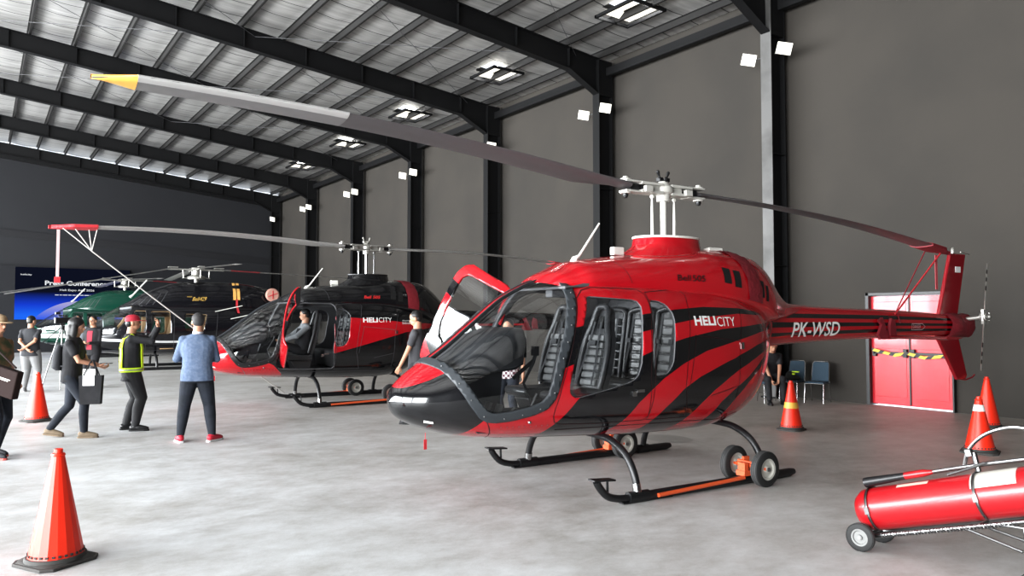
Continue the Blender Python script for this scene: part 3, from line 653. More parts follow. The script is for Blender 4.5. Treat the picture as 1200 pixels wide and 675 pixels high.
def heli_seat(root, x, y, label=None, lean=R(14), top=1.82, w=.42, harness=True, name='seat', fwd=True, shell=True):
    """bucket seat with a tapered ribbed back and an open headrest loop"""
    rt = Matrix.Rotation(-lean, 3, 'Y'); zb = 1.0; Hh = top - zb
    def P(u, v, d): return Vector((x, y + u, zb)) + rt @ Vector((d, 0, v))
    c = MB(); cu = [(x - .02, 0), (x + .42, .03)]
    c.prism([(x - .05, .86), (x + .44, .88), (x + .48, .93), (x + .46, .98), (x + .05, .97), (x - .05, 1.0)], lambda p: (p[0], y - w / 2, p[1]), lambda p: (p[0], y + w / 2, p[1]))
    c.prism([(x - .02, .70), (x + .30, .70), (x + .38, .87), (x - .04, .87)], lambda p: (p[0], y - w * .4, p[1]), lambda p: (p[0], y + w * .4, p[1]))
    st = c.build(name, M['leather'], root, bevel=.02)
    prof = [(0, .19), (.12, .21), (.35, .215), (.52, .19), (.64, .14), (.74, .115), (.80, .10), (Hh, .06)]
    b = MB(); loop = [(-wd, v) for v, wd in prof] + [(wd, v) for v, wd in reversed(prof)]
    loop = [(u, v * Hh / .86) if v != Hh else (u, Hh) for u, v in loop]
    if shell: b.prism(loop, lambda p: P(p[0], p[1], -.055), lambda p: P(p[0], p[1], .0))
    # raised side bolsters run up and over as one tube
    ring = [P(u * .93, v, .035) for u, v in loop]; ring = bez(ring, 4)
    b.tube(ring, .032, 8); bk = b.build('backrest', M['leather'], st, ang=50)
    r = MB()
    for k in range(7):
        v = .05 + k * .075; wd = .125
        r.box(P(0, v, .03), (.05, wd * 2, .062), rot=rt)
    rb = r.build('backrest_pads', M['leatherl'], st, smooth=False, bevel=.012)
    dk = MB(); dk.box(P(0, .70 * Hh / .86, .012), (.03, .07, .13), rot=rt); dk.build('headrest_opening', M['darkhole'], st, smooth=False)
    if harness:
        h = MB()
        for s in (-1, 1): h.tube([P(s * .05, .66, .06), P(s * .07, .45, .07), P(s * .10, .22, .075), P(s * .13, .02, .10)], .014, 6, sq=.35)
        h.box(P(0, .44, .075), (.02, .10, .05), rot=rt); h.build('harness', M['trim'], st)
    return st
def bench_seat(root, x, y0, pads, lab=None):
    st = MB(); w0 = min(pads) - .24; w1 = max(pads) + .24
    st.prism([(x, .72), (x + .46, .72), (x + .50, 1.02), (x + .46, 1.06), (x, 1.02)], lambda p: (p[0], w0, p[1]), lambda p: (p[0], w1, p[1]))
    s = st.build('bench_seat', M['leather'], root, bevel=.02); rt = Matrix.Rotation(-R(8), 3, 'Y')
    for y in pads:
        P = lambda u, v, d: Vector((x, y + u, 1.02)) + rt @ Vector((d, 0, v))
        b = MB(); lp = [(-.21, 0), (-.21, .62), (-.17, .76), (.17, .76), (.21, .62), (.21, 0)]
        b.prism(lp, lambda p: P(p[0], p[1], -.05), lambda p: P(p[0], p[1], .01)); b.tube(bez([P(u * .9, v, .03) for u, v in lp], 4), .03, 8)
        bk = b.build('backrest', M['leather'], s, ang=50)
        r = MB()
        for k in range(7): r.box(P(0, .06 + k * .095, .03), (.05, .22, .078), rot=rt)
        r.build('backrest_pads', M['leatherl'], s, smooth=False, bevel=.015)
        h = MB()
        for q in (-1, 1): h.tube([P(q * .09, .72, .06), P(q * .10, .4, .07), P(q * .13, .02, .1)], .018, 6, sq=.3)
        for q in (-1, 1): h.box(P(q * .10, .42, .08), (.03, .06, .05), rot=rt)
        h.tube([P(-.13, .05, .1), P(0, .0, .16), P(.13, .05, .1)], .016, 6); h.build('harness', M['trim'], s)
    return s

def helicopter505(label, origin, ang, ptA, base, strp, bstrp, near_open=False, far_open=False, reg=None, regm=None, steel=False, rotor_az=0., rz=(3.10, 3.50, 2.70), txt=None, finf=None, name='helicopter'):
    root = thing(name, label, 'helicopter', (origin[0], origin[1], 0), R(ang))
    V, F = BODY.grid(np.concatenate([np.linspace(-1.62, 2.9, 150), np.linspace(2.9, 3.30, 36)[1:]]), 150)
    pt = paint_of(V, strp); XZ = V[:, [0, 2]]
    dws = np.minimum(sd_poly(XZ, P_WS), np.abs(V[:, 1]) - .04)
    dwf = sd_poly(XZ, P_WS); dw1 = sd_poly(XZ, P_W1); dw2 = sd_poly(XZ, P_W2); dd = sd_poly(XZ, P_DOOR)
    port = np.where(V[:, 1] > 0, 1., -1.)
    def one(dist, sgn): return np.minimum(dist, V[:, 1] * sgn - .25)
    holes = [dws, one(dw2, 1), one(dw2, -1)]
    holes += [one(dd, 1)] if near_open else [one(dw1, 1)]
    holes += [one(dd, -1)] if far_open else [one(dw1, -1)]
    Dh = np.max(holes, axis=0)
    Vb, Fb, pb = clip(V, F, -Dh, pt)
    fus = arr_obj('fuselage', Vb, Fb, [ptA, M['trim2']], root, attr=pb)
    so = fus.modifiers.new('skin', 'SOLIDIFY'); so.thickness = .03; so.offset = -1; so.material_offset = 1; so.material_offset_rim = 1
    # windscreen glass, one pane each side of the centre post, plus the door glass
    N = vnormals(V, F)
    for nm, d_, sg in (('windscreen_pane', np.minimum(dwf, np.abs(V[:, 1]) - .03), 1), ('windscreen_pane', np.minimum(dwf, np.abs(V[:, 1]) - .03), -1), ('rear_window', dw2, 1), ('rear_window', dw2, -1)) + ((() if near_open else (('door_window', dw1, 1),))) + ((() if far_open else (('door_window', dw1, -1),))):
        lim = .0 if nm[0] == 'w' else .25
        Vg, Fg, _ = clip(V - N * .012, F, np.minimum(d_ + .012, V[:, 1] * sg - lim))
        arr_obj(nm, Vg, Fg, M['glass'], fus)
    # riveted grey rim round the windscreen
    for sg in (1, -1):
        band = np.minimum(np.minimum(dwf + np.clip(.078 - np.clip((V[:, 2] - 1.97) / .08, 0, 1) * .045, .02, 1), .006 - dwf), V[:, 1] * sg)
        keep = (V[:, 0] > 1.4)
        Vr, Fr, _ = clip(V + N * .006, F[keep[F[:, 0]]], band[:])
        rim = arr_obj('windscreen_rim', Vr, Fr, M['rim'] if not steel else M['blackm'], fus)
        so = rim.modifiers.new('t', 'SOLIDIFY'); so.thickness = .012; so.offset = 0
        rv = MB(); pts = P_WS[1:19]; cum = 0
        for a, b in zip(pts[:-1], pts[1:]):
            L = math.dist(a, b); nx, nz = (b[1] - a[1]) / L, -(b[0] - a[0]) / L
            cx, cz = (a[0] + b[0]) / 2, (a[1] + b[1]) / 2
            if ((cx + nx * .03 - 2.3) ** 2 + (cz + nz * .03 - 1.4) ** 2) < ((cx - 2.3) ** 2 + (cz - 1.4) ** 2): nx, nz = -nx, -nz
            while cum < L:
                u = cum / L; q = BODY.pt(a[0] + (b[0] - a[0]) * u + nx * .045, a[1] + (b[1] - a[1]) * u + nz * .045, .014, sg); rv.ell(q, .007, 8, 5); cum += .16
            cum -= L
        rv.build('rivets', M['steel'], rim)
    # centre post edges
    for sg in (1, -1):
        e = MB(); pth = [(x, sg * .045, float(pch(BODY.X, BODY.A[1], x)) + .003) for x in np.linspace(1.7, 2.95, 24)]; e.tube(pth, .008, 6); e.build('post_gasket', M['rim'], fus)
    # cowling, boom, fairing
    V2, F2 = COWL.grid(np.linspace(-2.4, 1.80, 130), 72)
    zb_, zt_, w_, zc_, nt_, nb_ = BODY.par(V2[:, 0]); top_ = zc_ + (zt_ - zc_) * np.clip(1 - (np.abs(V2[:, 1]) / w_) ** nt_, 0, 1) ** (1 / nt_)
    V2, F2, _ = clip(V2, F2, np.where((V2[:, 0] > -.8) & (np.abs(V2[:, 1]) < w_), V2[:, 2] - top_ + .012, .05))
    arr_obj('engine_cowling', V2, F2, [mats_cowl[base]], root)
    V3, F3 = BOOM.grid(np.linspace(-6.15, -1.3, 90), 60); p3 = paint_of(V3, bstrp) if bstrp else np.full(len(V3), -1.)
    F3 = list(map(tuple, F3)) + [tuple(range(59, -1, -1))]
    arr_obj('tail_boom', V3, F3, [ptA], root, attr=p3)
    bc = mats_cowl[base]
    # mast fairing: flared pylon under a flat plate
    fr = MB(); n = 40
    prof = [(2.30, .68, .38, .03), (2.38, .58, .34, .02), (2.44, .48, .30, -.01), (2.50, .43, .275, -.04), (2.575, .415, .265, -.04)]
    for z, a, b_, cx in prof:
        for k in range(n):
            t = 2 * math.pi * k / n; c_, s_ = math.cos(t), math.sin(t); fr.v.append((cx + a * abs(c_) ** .85 * (1 if c_ > 0 else -1), b_ * abs(s_) ** .85 * (1 if s_ > 0 else -1), z + .0))
    for i in range(len(prof) - 1):
        for k in range(n): fr.f.append((i * n + k, i * n + (k + 1) % n, (i + 1) * n + (k + 1) % n, (i + 1) * n + k)); fr.m.append(0)
    fr.f.append(tuple((len(prof) - 1) * n + k for k in range(n))); fr.m.append(0)
    pyl = fr.build('mast_fairing', bc, root)
    pl = MB(); poly = [(-.04 + .445 * math.cos(t), .28 * math.sin(t)) for t in np.linspace(0, 2 * math.pi, 36, endpoint=False)] ; poly = [(x if x > -.42 else -.42, y) for x, y in poly]
    pl.prism(poly, lambda p: (p[0], p[1], 2.575), lambda p: (p[0], p[1], 2.60)); pl.build('fairing_plate', M['white'] if not steel else M['blackm'], pyl, smooth=False, bevel=.006)
    # seams and small panels
    sm = M['seam'] if base == 'red' else M['seamk']
    for sg in (1, -1):
        for pts in ([P_DOOR + P_DOOR[:1]] if not (near_open and sg == 1 or far_open and sg == -1) else []) + [P_DOOR2 + P_DOOR2[:1], [(-.44, 1.78), (-.35, 1.41), (-.33, .98), (-.30, .70)], [(1.88, .66), (1.2, .655), (.4, .645), (-.2, .62), (-.5, .68)], [(.33, 1.52), (-.36, 1.45)], [(.31, 1.52), (.42, 1.0)], [(2.60, .80), (2.45, .60)], [(.1, .9), (-.33, .98)]]:
            draped(BODY, pts, .007, .002, sg, 'panel_seam', sm, fus)
        gr = MB()
        for k in range(9): draped(BODY, [(2.44 - k * .055, .72), (2.432 - k * .055, .72)], .008, .004, sg, mb=gr)
        gr.build('rivet_row', M['steel'], fus, smooth=False)
        dh = MB(); q = BODY.pt(1.06 if sg > 0 else 1.06, 1.0, .012, sg); dh.box(q, (.09, .02, .028)); dh.box(BODY.pt(1.13, .975, .012, sg), (.05, .02, .05)); dh.build('door_handle', M['chrome'], fus, smooth=False); dh = MB(); dh.ell(BODY.pt(2.19, .76, .004, sg), .016, 10, 6); dh.build('fuel_drain', M['chrome'], fus); dh = MB()
        dh.box(BODY.pt(-.38, 1.40, .01, sg), (.03, .015, .07)); dh.build('door_latch', M['chrome'], fus, smooth=False)
        for (xa, xb, za, zb) in ((-.31, -.42, 2.245, 2.075), (-.47, -.58, 2.22, 2.035), (-.93, -1.01, 2.12, 1.93), (-1.05, -1.11, 2.07, 1.89)):
            vt = MB(); G = 6; vt.add([COWL.pt(xa + (xb - xa) * i / G - .02 * (1 - j / G), za + (zb - za) * j / G - .012 * i / G, .004, sg) for i in range(G + 1) for j in range(G + 1)], [(i * (G + 1) + j, i * (G + 1) + j + 1, (i + 1) * (G + 1) + j + 1, (i + 1) * (G + 1) + j) for i in range(G) for j in range(G)])
            vt.build('intake_grille', M['darkhole'], root)
        draped(COWL, [(1.05, 2.30), (.98, 2.2), (.94, 2.04)], .006, .002, sg, 'panel_seam', sm, root)
        draped(BODY, [(1.5, 2.055), (.84, 2.075), (.33, 2.03), (-.2, 1.985), (-.6, 1.92), (-.9, 1.86)], .012, .004, sg, 'roof_gutter', sm, fus)
        # nose landing light lens
        pos = MB(); pos.add([BODY.pt(x, z, .004, sg) for x, z in ((3.07, .80), (3.0, .785), (2.99, .765), (3.06, .775))], [(0, 1, 2, 3)]); pos.build('nose_marker', M['lettering'], fus, smooth=False)
    if steel is False:
        ex = MB(); ex.box((-.62, .14, 2.475), (.22, .13, .04), rot=Matrix.Rotation(R(8), 3, 'X')); ex.build('exhaust_cover', M['white'], root, smooth=False, bevel=.01)
    # cloth strap cover over the rear cowling
    cs = MB(); K = 30; V_ = []
    for i, x in enumerate((-.60, -.66, -.74, -.80, -.86)):
        for k in range(K + 1):
            th = R(-8) + R(196) * k / K; yy, zz = COWL.yz(np.array(x - .08 * max(0, math.cos(th)) ), np.array(th)); o = 1.02 + .012 * math.sin(k * 1.9 + i * 2.2) + (.0 if i not in (0, 4) else -.008)
            V_.append((x - .10 * abs(math.cos(th)), float(yy) * o, 1.9 + (float(zz) - 1.9) * o))
    cs.add(V_, [(i * (K + 1) + k, i * (K + 1) + k + 1, (i + 1) * (K + 1) + k + 1, (i + 1) * (K + 1) + k) for i in range(4) for k in range(K)])
    tag(cs.build('cloth_cover', M['cover'], root), 'burgundy cloth strap over the rear cowling')
    # roof antennas
    a = MB(); a.tube([(1.28, .02, 2.24), (1.25, .02, 2.31), (1.20, .02, 2.34)], [.05, .035, .018], 10); a.tube([(1.20, .02, 2.34), (.93, .02, 2.70)], [.015, .010], 8); a.build('whip_antenna', M['white'], root)
    a = MB(); a.box((.69, .02, 2.415), (.15, .07, .09)); a.build('roof_antenna', M['white'], root, smooth=False, bevel=.012)
    # fin
    fn = MB()
    def fin(pts, w): fn.prism(pts, lambda p: (p[0], -w, p[1]), lambda p: (p[0], w, p[1]))
    fin([(-5.50, 1.70), (-5.87, 2.69), (-6.30, 2.69), (-6.02, 1.70)], .03); fin([(-5.42, 1.46), (-6.02, 1.46), (-6.27, .80), (-6.22, .74), (-5.98, .74)], .028)
    fnc = mats_fin[base]; ob = fn.build('tail_fin', fnc, root, smooth=False, bevel=.02)
    b = MB(); b.lathe([(0, 0), (.03, 0), (.03, .06), (.015, .09), (0, .10)], (-5.98, 0, 2.69), n=12); b.cyl((-6.2, 0, 2.72), (-6.95, -.25, 2.735), .008, n=6); b.build('tail_beacon', M['greym'], ob)
    fl = MB(); fl.box((-6.05, .034, 2.44), (.14, .008, .05 if finf == 2 else .09)); 
    if finf == 2: fl.box((-6.05, .034, 2.385), (.14, .008, .055), m=1)
    tag(fl.build('flag_sticker', [M['red'] if finf == 2 else M['lettering'], M['lettering']], ob, smooth=False), None)
    sk = MB(); sk.tube([(-5.98, 0, .76), (-6.25, 0, .73), (-6.45, 0, .76), (-6.52, 0, .80)], .012, 6); sk.build('tail_skid', M['blackm'] if base == 'black' else M['cover'], ob)
    # stabiliser
    stb = MB(); sec = [(-3.9, 0), (-3.96, .022), (-4.15, .018), (-4.32, 0), (-4.15, -.018), (-3.96, -.022)]
    stb.prism(sec, lambda p: (p[0], -1.0, 1.43 + p[1]), lambda p: (p[0], 1.0, 1.43 + p[1])); stb.build('stabiliser', fnc, root, bevel=.004)
    for sg in (-1, 1):
        w_ = MB(); w_.prism([(-3.75, 1.40), (-3.70, 1.46), (-3.78, 1.60), (-3.72, 1.66), (-3.8, 1.70), (-3.92, 1.46), (-3.98, 1.40)], lambda p: (p[0], sg * .17, p[1]), lambda p: (p[0], sg * .21, p[1])); w_.prism([(-3.98, 1.40), (-3.98, 1.58), (-4.02, 1.69), (-4.10, 1.66), (-4.14, 1.40)], lambda p: (p[0], sg * .16, p[1]), lambda p: (p[0], sg * .2, p[1])); w_.build('strap_clamp', M['cover'], root)
    # tail rotor and gearbox wrapped in cloth
    g = MB(); 
    for i, (x, r_) in enumerate(((-5.60, .18), (-5.68, .215), (-5.90, .20), (-6.05, .17), (-6.20, .19), (-6.34, .14), (-6.40, .02))):
        for k in range(24):
            t = 2 * math.pi * k / 24; q = r_ * (1 + .06 * math.sin(3 * t + i) + .04 * math.sin(7 * t + 2 * i)); g.v.append((x, q * math.cos(t) * .95, 1.57 + q * math.sin(t)))
    for i in range(6):
        for k in range(24): g.f.append((i * 24 + k, i * 24 + (k + 1) % 24, (i + 1) * 24 + (k + 1) % 24, (i + 1) * 24 + k)); g.m.append(0)
    if not steel: tag(g.build('gearbox_cover', M['cover'], root), 'burgundy cloth wrapped over the tail gearbox')
    tr = MB(); tc = Vector((-6.17, .34, 1.71)); tr.cyl((-6.10, 0, 1.66), tc, .03, n=12); tr.lathe([(0, -.05), (.06, -.05), (.06, .05), (0, .05)], tc, 'Y', 16); tr.box(tc, (.10, .04, .22)); tr.box(tc + Vector((0, .05, 0)), (.2, .02, .05)); tr.ell(tc + Vector((0, .07, 0)), .03, 10, 6); tr.cyl(tc + Vector((-.10, .02, -.06)), tc + Vector((-.10, .02, .06)), .012, n=8); tr.cyl(tc + Vector((.10, .02, -.06)), tc + Vector((.10, .02, .06)), .012, n=8)
    trh = tr.build('tail_rotor_hub', M['greym'], root)
    d = Vector((-.125, 0, .79)).normalized()
    for s in (1, -1):
        bl = MB(); L0, L1 = .10, .82; cuts = [.10, .30, .40, .47, .54, .60, .66, .72, .82]
        prp = Vector((d.z, 0, -d.x))
        for k in range(len(cuts) - 1):
            a, b_ = cuts[k], cuts[k + 1]; mm = 1 if k in (2, 4, 6) else 0; w0 = .035 if a < .12 else .06; w1 = .06
            vs = []
            for (l, w) in ((a, w0), (b_, w1)):
                for (q, h) in ((-w, 0), (0, .009), (w, 0), (0, -.009)): vs.append(tc + d * (s * l) + prp * q * .9 + Vector((0, h + q * .35, 0)))
            bl.add(vs, [(0, 1, 5, 4), (1, 2, 6, 5), (2, 3, 7, 6), (3, 0, 4, 7), (0, 3, 2, 1), (4, 5, 6, 7)], mm)
        bl.build('tail_rotor_blade', [M['white'], M['blackm']], trh, smooth=False)
    # main rotor
    hz, ztf, ztb = rz
    hub = rotor_head(root, hz, rotor_az, steel)
    rotor_blade(hub, M['blade'] if not steel else mat_b2, .52, hz, 5.66, ztf, 1, tipc=None if steel else M['orangetip'], coverm=M['coverr'] if steel else None, light=not steel)
    rotor_blade(hub, M['blade'] if not steel else mat_b2, -.52, hz, -5.66, ztb, -1, coverm=M['cover'] if not steel else M['coverr'], light=False)
    # interior
    fl = MB(); fl.prism([(.25, .70), (2.55, .70), (2.75, .80), (2.9, .95), (2.9, .90), (2.6, .66), (.25, .62)], lambda p: (p[0], -.55 if p[0] < 2.3 else -.40, p[1]), lambda p: (p[0], .55 if p[0] < 2.3 else .40, p[1])); fl.build('cabin_floor', M['trim'], root, smooth=False)
    bk = MB(); bk.prism([(-.42, .57), (.42, .57), (.62, .72), (.75, 1.15), (.70, 1.80), (.5, 2.03), (-.5, 2.03), (-.70, 1.80), (-.75, 1.15), (-.62, .72)], lambda p: (.28, p[0], p[1]), lambda p: (.24, p[0], p[1])); bk.build('cabin_bulkhead', M['trim2'], root, smooth=False)
    hd = MB(); hd.prism([(.3, 2.02), (1.5, 2.02), (1.72, 1.97), (1.72, 2.0), (.3, 2.07)], lambda p: (p[0], -.5, p[1]), lambda p: (p[0], .5, p[1])); hd.box((1.5, .12, 1.95), (.3, .12, .1)); hd.box((.9, 0, 1.96), (.9, .18, .1)); hd.build('headliner', M['trim2'], root, smooth=False, bevel=.01)
    heli_seat(root, 1.30, .34); heli_seat(root, 1.30, -.34)
    bench_seat(root, .40, 0, (-.46, 0, .46))
    ds = MB()   # instrument pod: deep hooded binnacle on a pedestal
    hood = [(2.80, 1.16), (2.66, 1.36), (2.42, 1.53), (2.20, 1.60), (2.06, 1.60), (2.03, 1.52), (2.06, 1.25), (2.16, 1.20), (2.45, 1.18), (2.6, 1.12)]
    N_ = 7; pr = []
    for i, (y, s_) in enumerate(((-.36, .80), (-.33, .93), (-.25, 1.0), (0, 1.03), (.25, 1.0), (.33, .93), (.36, .80))):
        for p in hood: pr.append((2.35 + (p[0] - 2.35) * s_, y * (1 if p[0] < 2.5 else .8), 1.36 + (p[1] - 1.36) * s_))
    K = len(hood)
    ds.add(pr, [(i * K + k, i * K + (k + 1) % K, (i + 1) * K + (k + 1) % K, (i + 1) * K + k) for i in range(N_ - 1) for k in range(K)] + [tuple(range(K)), tuple((N_ - 1) * K + k for k in range(K))])
    ds.prism([(2.25, .70), (2.62, .80), (2.6, 1.2), (2.2, 1.2)], lambda p: (p[0], -.15, p[1]), lambda p: (p[0], .15, p[1]))
    dp = ds.build('instrument_panel', M['trim'], root, ang=45)
    sc = MB(); 
    for q in (-.17, .17): sc.box((2.035, q, 1.41), (.01, .27, .18))
    sc.build('display_screen', M['glassblk'], dp, smooth=False)
    cy = MB(); cy.tube([(1.95, .34, .70), (2.02, .34, .95), (2.06, .30, 1.08), (1.95, .30, 1.27), (1.93, .30, 1.34)], [.014, .014, .014, .016, .02], 8); cy.box((1.93, .30, 1.38), (.06, .05, .09)); cy.tube([(2.16, .28, 1.13), (1.93, .28, 1.29)], .02, 8); cy.build('control_stick', M['blackm'], root)
    pd = MB(); pd.tube([(2.35, .36, .72), (2.2, .36, .86), (2.05, .36, .80), (1.95, .36, .98)], .012, 6)
    for s in (-1, 1): pd.box((2.42, .34 + s * .1, .86), (.03, .08, .12), rot=Matrix.Rotation(R(-25), 3, 'Y'))
    pd.build('rudder_pedals', M['steel'], root, smooth=False)
    # landing gear
    for sg in (1, -1):
        s = MB(); y = .95 * sg
        s.tube(bez([(1.70, y, .235), (1.675, y, .19), (1.59, y, .10), (1.47, y, .058), (1.33, y, .045)], 4) + [Vector((1.0, y, .045)), Vector((-.88, y, .045)), Vector((-.96, y, .05))], [.034] * 17 + [.045, .045, .03], 12)
        s.box((1.64, y, .245), (.24, .10, .014), rot=Matrix.Rotation(R(-4), 3, 'Y')); s.tube([(1.58, y, .24), (1.575, y, .11)], .012, 6)
        s.box((1.12, y, .01), (.6, .07, .012))
        sk = s.build('skid', M['blackm'], root)
        
        for xa, xb in ((1.34, 1.10), (-.58, -.40)): k = MB(); k.tube([(xa, y, .047), (xb, y, .047)], .055, 12); k.build('skid_clamp', M['blackm'], sk)
    for xc in (1.22, -.50):
        c = MB(); c.tube(bez([(xc, -.95, .07), (xc, -.90, .24), (xc, -.78, .40), (xc, -.58, .50), (xc, -.38, .53), (xc, 0, .535), (xc, .38, .53), (xc, .58, .50), (xc, .78, .40), (xc, .90, .24), (xc, .95, .07)], 5), .036, 12); ct = c.build('cross_tube', M['blackm'], root)
        if xc > 0:
            for sg in (1, -1):
                c = MB(); c.tube([(xc, sg * .925, .16), (xc, sg * .945, .08)], .041, 12); c.build('sleeve', M['chrome'], ct)
    # ground handling wheels
    for sg, xo in ((1, -.25), (-1, -.02)):
        wh = MB(); y = .95 * sg
        wh.box((xo, y, .115), (.22, .11, .05)); wh.box((xo + .07, y, .17), (.05, .09, .1)); wh.cyl((xo, y - .24, .182), (xo, y + .24, .182), .018, n=8); wh.box((xo - .05, y - .07, .2), (.08, .03, .12)); wh.cyl((xo + .03, y - .1, .22), (xo - .03, y + .1, .20), .02, n=8)
        wh.tube([(xo + .12, y + sg * .055, .08), (1.02, y + sg * .055, .045)], .022, 8, sq=.9)
        w_ = wh.build('ground_handling_frame', M['orange'], root, smooth=False)
        for d_ in (-.20, .20): wheel(w_, 'wheel', (xo - .02, y + d_, .178), .176, .10)
    # red tag under the nose
    tg = MB(); tg.tube([(2.98, .10, .66), (2.98, .10, .60)], .003, 5); tg.box((2.98, .10, .555), (.03, .004, .09)); tag(tg.build('warning_tag', M['coverr'], root, smooth=False), 'red tag hanging under the nose')
    # lettering
    if txt: 
        for a in txt: decal(*([{'B': BODY, 'C': COWL, 'T': BOOM}[a[0]]] + list(a[1:7])), root, 'lettering', *a[7:])
    # doors standing open
    for op, sg, dang in ((near_open, 1, 100), (far_open, -1, 112)):
        if not op: continue
        D = np.minimum(sd_poly(XZ, P_DOOR) - .006, V[:, 1] * sg - .25)
        hb = Vector((1.97, .74 * sg, .77)); ht = Vector((1.64, .60 * sg, 1.90)); ax = (ht - hb).normalized(); q = Matrix.Rotation(-sg * R(dang), 4, ax); T_ = Matrix.Translation(hb) @ q @ Matrix.Translation(-hb)
        Vd, Fd, pd_ = clip(V, F, np.minimum(D, -dw1), pt); Vd = np.array([(T_ @ Vector(p))[:] for p in Vd])
        do = arr_obj('cabin_door', Vd, Fd, [ptA if not near_open else mats_cowl['red'], M['trim2']], root, attr=pd_); so = do.modifiers.new('t', 'SOLIDIFY'); so.thickness = .03; so.offset = -1; so.material_offset = 1
        Vg, Fg, _ = clip(V - N * .012, F, np.minimum(np.minimum(dw1 + .012, D), V[:, 1] * sg - .25)); Vg = np.array([(T_ @ Vector(p))[:] for p in Vg]); arr_obj('door_window', Vg, Fg, M['glass'], do)
    return root
M['glassblk'] = mat('display_glass', (.01, .012, .016), .08)
mats_cowl = {'red': mat('red_gloss_cowling', (.42, .006, .013), .16, coat=.5), 'black': M['black']}
mats_fin = {'red': mat('dark_red_gloss', (.24, .006, .012), .25, coat=.3), 'black': M['black']}
mat_b2 = mat('blade_grey_light', (.30, .29, .28), .4)
pRB = paint2('red_black_livery', (.42, .006, .013), (.006, .006, .007))
pBR = paint2('black_red_livery', (.006, .006, .007), (.42, .006, .013))
lw = M['lettering']; lk = mat('black_lettering', (.01, .01, .01), .4); lr = mat('red_lettering', (.6, .03, .03), .4); pale = mat('pale_red_lettering', (.55, .35, .36), .5)
HA = helicopter505('large red helicopter with black sweeping stripes and orange-tipped rotor, nearest the camera', (6.28, 5.80), 175.5, pRB, 'red', ST_RED, BM_RED, far_open=True, rotor_az=0, rz=(3.14, 3.52, 2.68),
    txt=[('B', 'HELI', .31, 1.617, .098, .31, lw, .035), ('B', 'CITY', -.02, 1.607, .098, .285, lw, .0), ('C', 'Bell', .365, 2.08, .062, .19, lk, .006, .15, 1, 0., .008), ('C', '505', .165, 2.077, .066, .19, lk, .01, .15, 1, 0., .008), ('T', 'PK-WSD', -1.93, 1.455, .185, .98, lw, .014, .15, 1, .008), ('T', 'DANGER', -4.62, 1.545, .05, .2, pale, .0)])
draped(BOOM, [(-4.59, 1.61), (-4.59, 1.525), (-4.86, 1.525), (-4.93, 1.567), (-4.86, 1.61), (-4.59, 1.61)], .009, .005, 1, 'arrow_outline', pale, HA)
HB = helicopter505('glossy black helicopter with red nose, red wedge stripe and cabin door open', (6.60, 14.43), 174.5, pBR, 'black', ST_BLK, BM_BLK, near_open=True, rotor_az=R(7.1), steel=True, rz=(3.16, 3.20, 3.02), finf=2,
    txt=[('B', 'HELI', .33, 1.60, .098, .31, lw, .035), ('B', 'CITY', 0., 1.60, .098, .285, lw, .0), ('C', 'Bell 505', .25, 2.08, .06, .34, lr, .02, .2), ('B', 'Indonesia', -.52, 1.56, .05, .25, lw, .01), ('B', 'Wonderful', -.52, 1.62, .03, .2, lw, .0)])

# ------------------------------------------------------------------ the two larger four-blade helicopters further down the hall
B4 = Loft([-3.2, -2.6, -2, -1, 0, 1, 1.8, 2.3, 2.7, 3.05, 3.3, 3.45, 3.52], [1.3, 1.0, .75, .50, .45, .45, .47, .50, .55, .64, .76, .90, 1.05], [2.0, 2.05, 2.08, 2.08, 2.08, 2.10, 2.14, 2.08, 1.86, 1.62, 1.42, 1.24, 1.051],
          [.3, .55, .72, .84, .86, .86, .84, .78, .70, .58, .44, .28, .001], [1.6, 1.5, 1.4, 1.3, 1.25, 1.25, 1.2, 1.15, 1.12, 1.08, 1.06, 1.05, 1.0505], 2.8, 2.6)
C4 = Loft([-3.4, -2.8, -2.2, -1.4, -.6, 0, .7, 1.1, 1.6, 2.0, 2.35], [1.7] * 11, [2.1, 2.5, 2.78, 2.92, 2.94, 2.92, 2.88, 2.76, 2.54, 2.28, 2.08], [.25, .4, .5, .58, .60, .60, .58, .55, .48, .38, .2], [1.9, 1.98, 2.02, 2.04, 2.05, 2.05, 2.05, 2.04, 2.03, 2.02, 2.0], 2.5, 2.3)
D4 = Loft([-8.4, -6, -3.2, -2.6], [1.75, 1.62, 1.45, 1.4], [2.05, 2.1, 2.2, 2.25], [.14, .18, .30, .32], [1.9, 1.88, 1.85, 1.85], 2.2, 2.2)
W4 = [[(3.30, 1.30), (3.0, 1.18), (2.55, 1.16), (2.25, 1.55), (2.02, 2.02), (2.1, 2.5), (3.6, 2.5)], [(2.1, 1.25), (1.62, 1.2), (1.62, 1.92), (1.95, 1.92)], [(1.47, 1.90), (.90, 1.90), (.87, 1.16), (1.46, 1.16)], [(.42, 1.82), (-.25, 1.80), (-.13, 1.24), (.46, 1.26)]]
m_tan = mat('tan_leather', (.50, .33, .17), .5); m_green = mat('dark_green_gloss', (.003, .045, .028), .16, coat=.5); m_wh = mat('white_gloss', (.7, .7, .7), .2, coat=.3)
m_navy = mat('black_gloss_dark', (.006, .006, .008), .14, coat=.5)
p_bw = paint2('black_white_livery', (.006, .006, .008), (.55, .55, .55)); p_gw = paint2('green_white_livery', (.003, .045, .028), (.7, .7, .7))
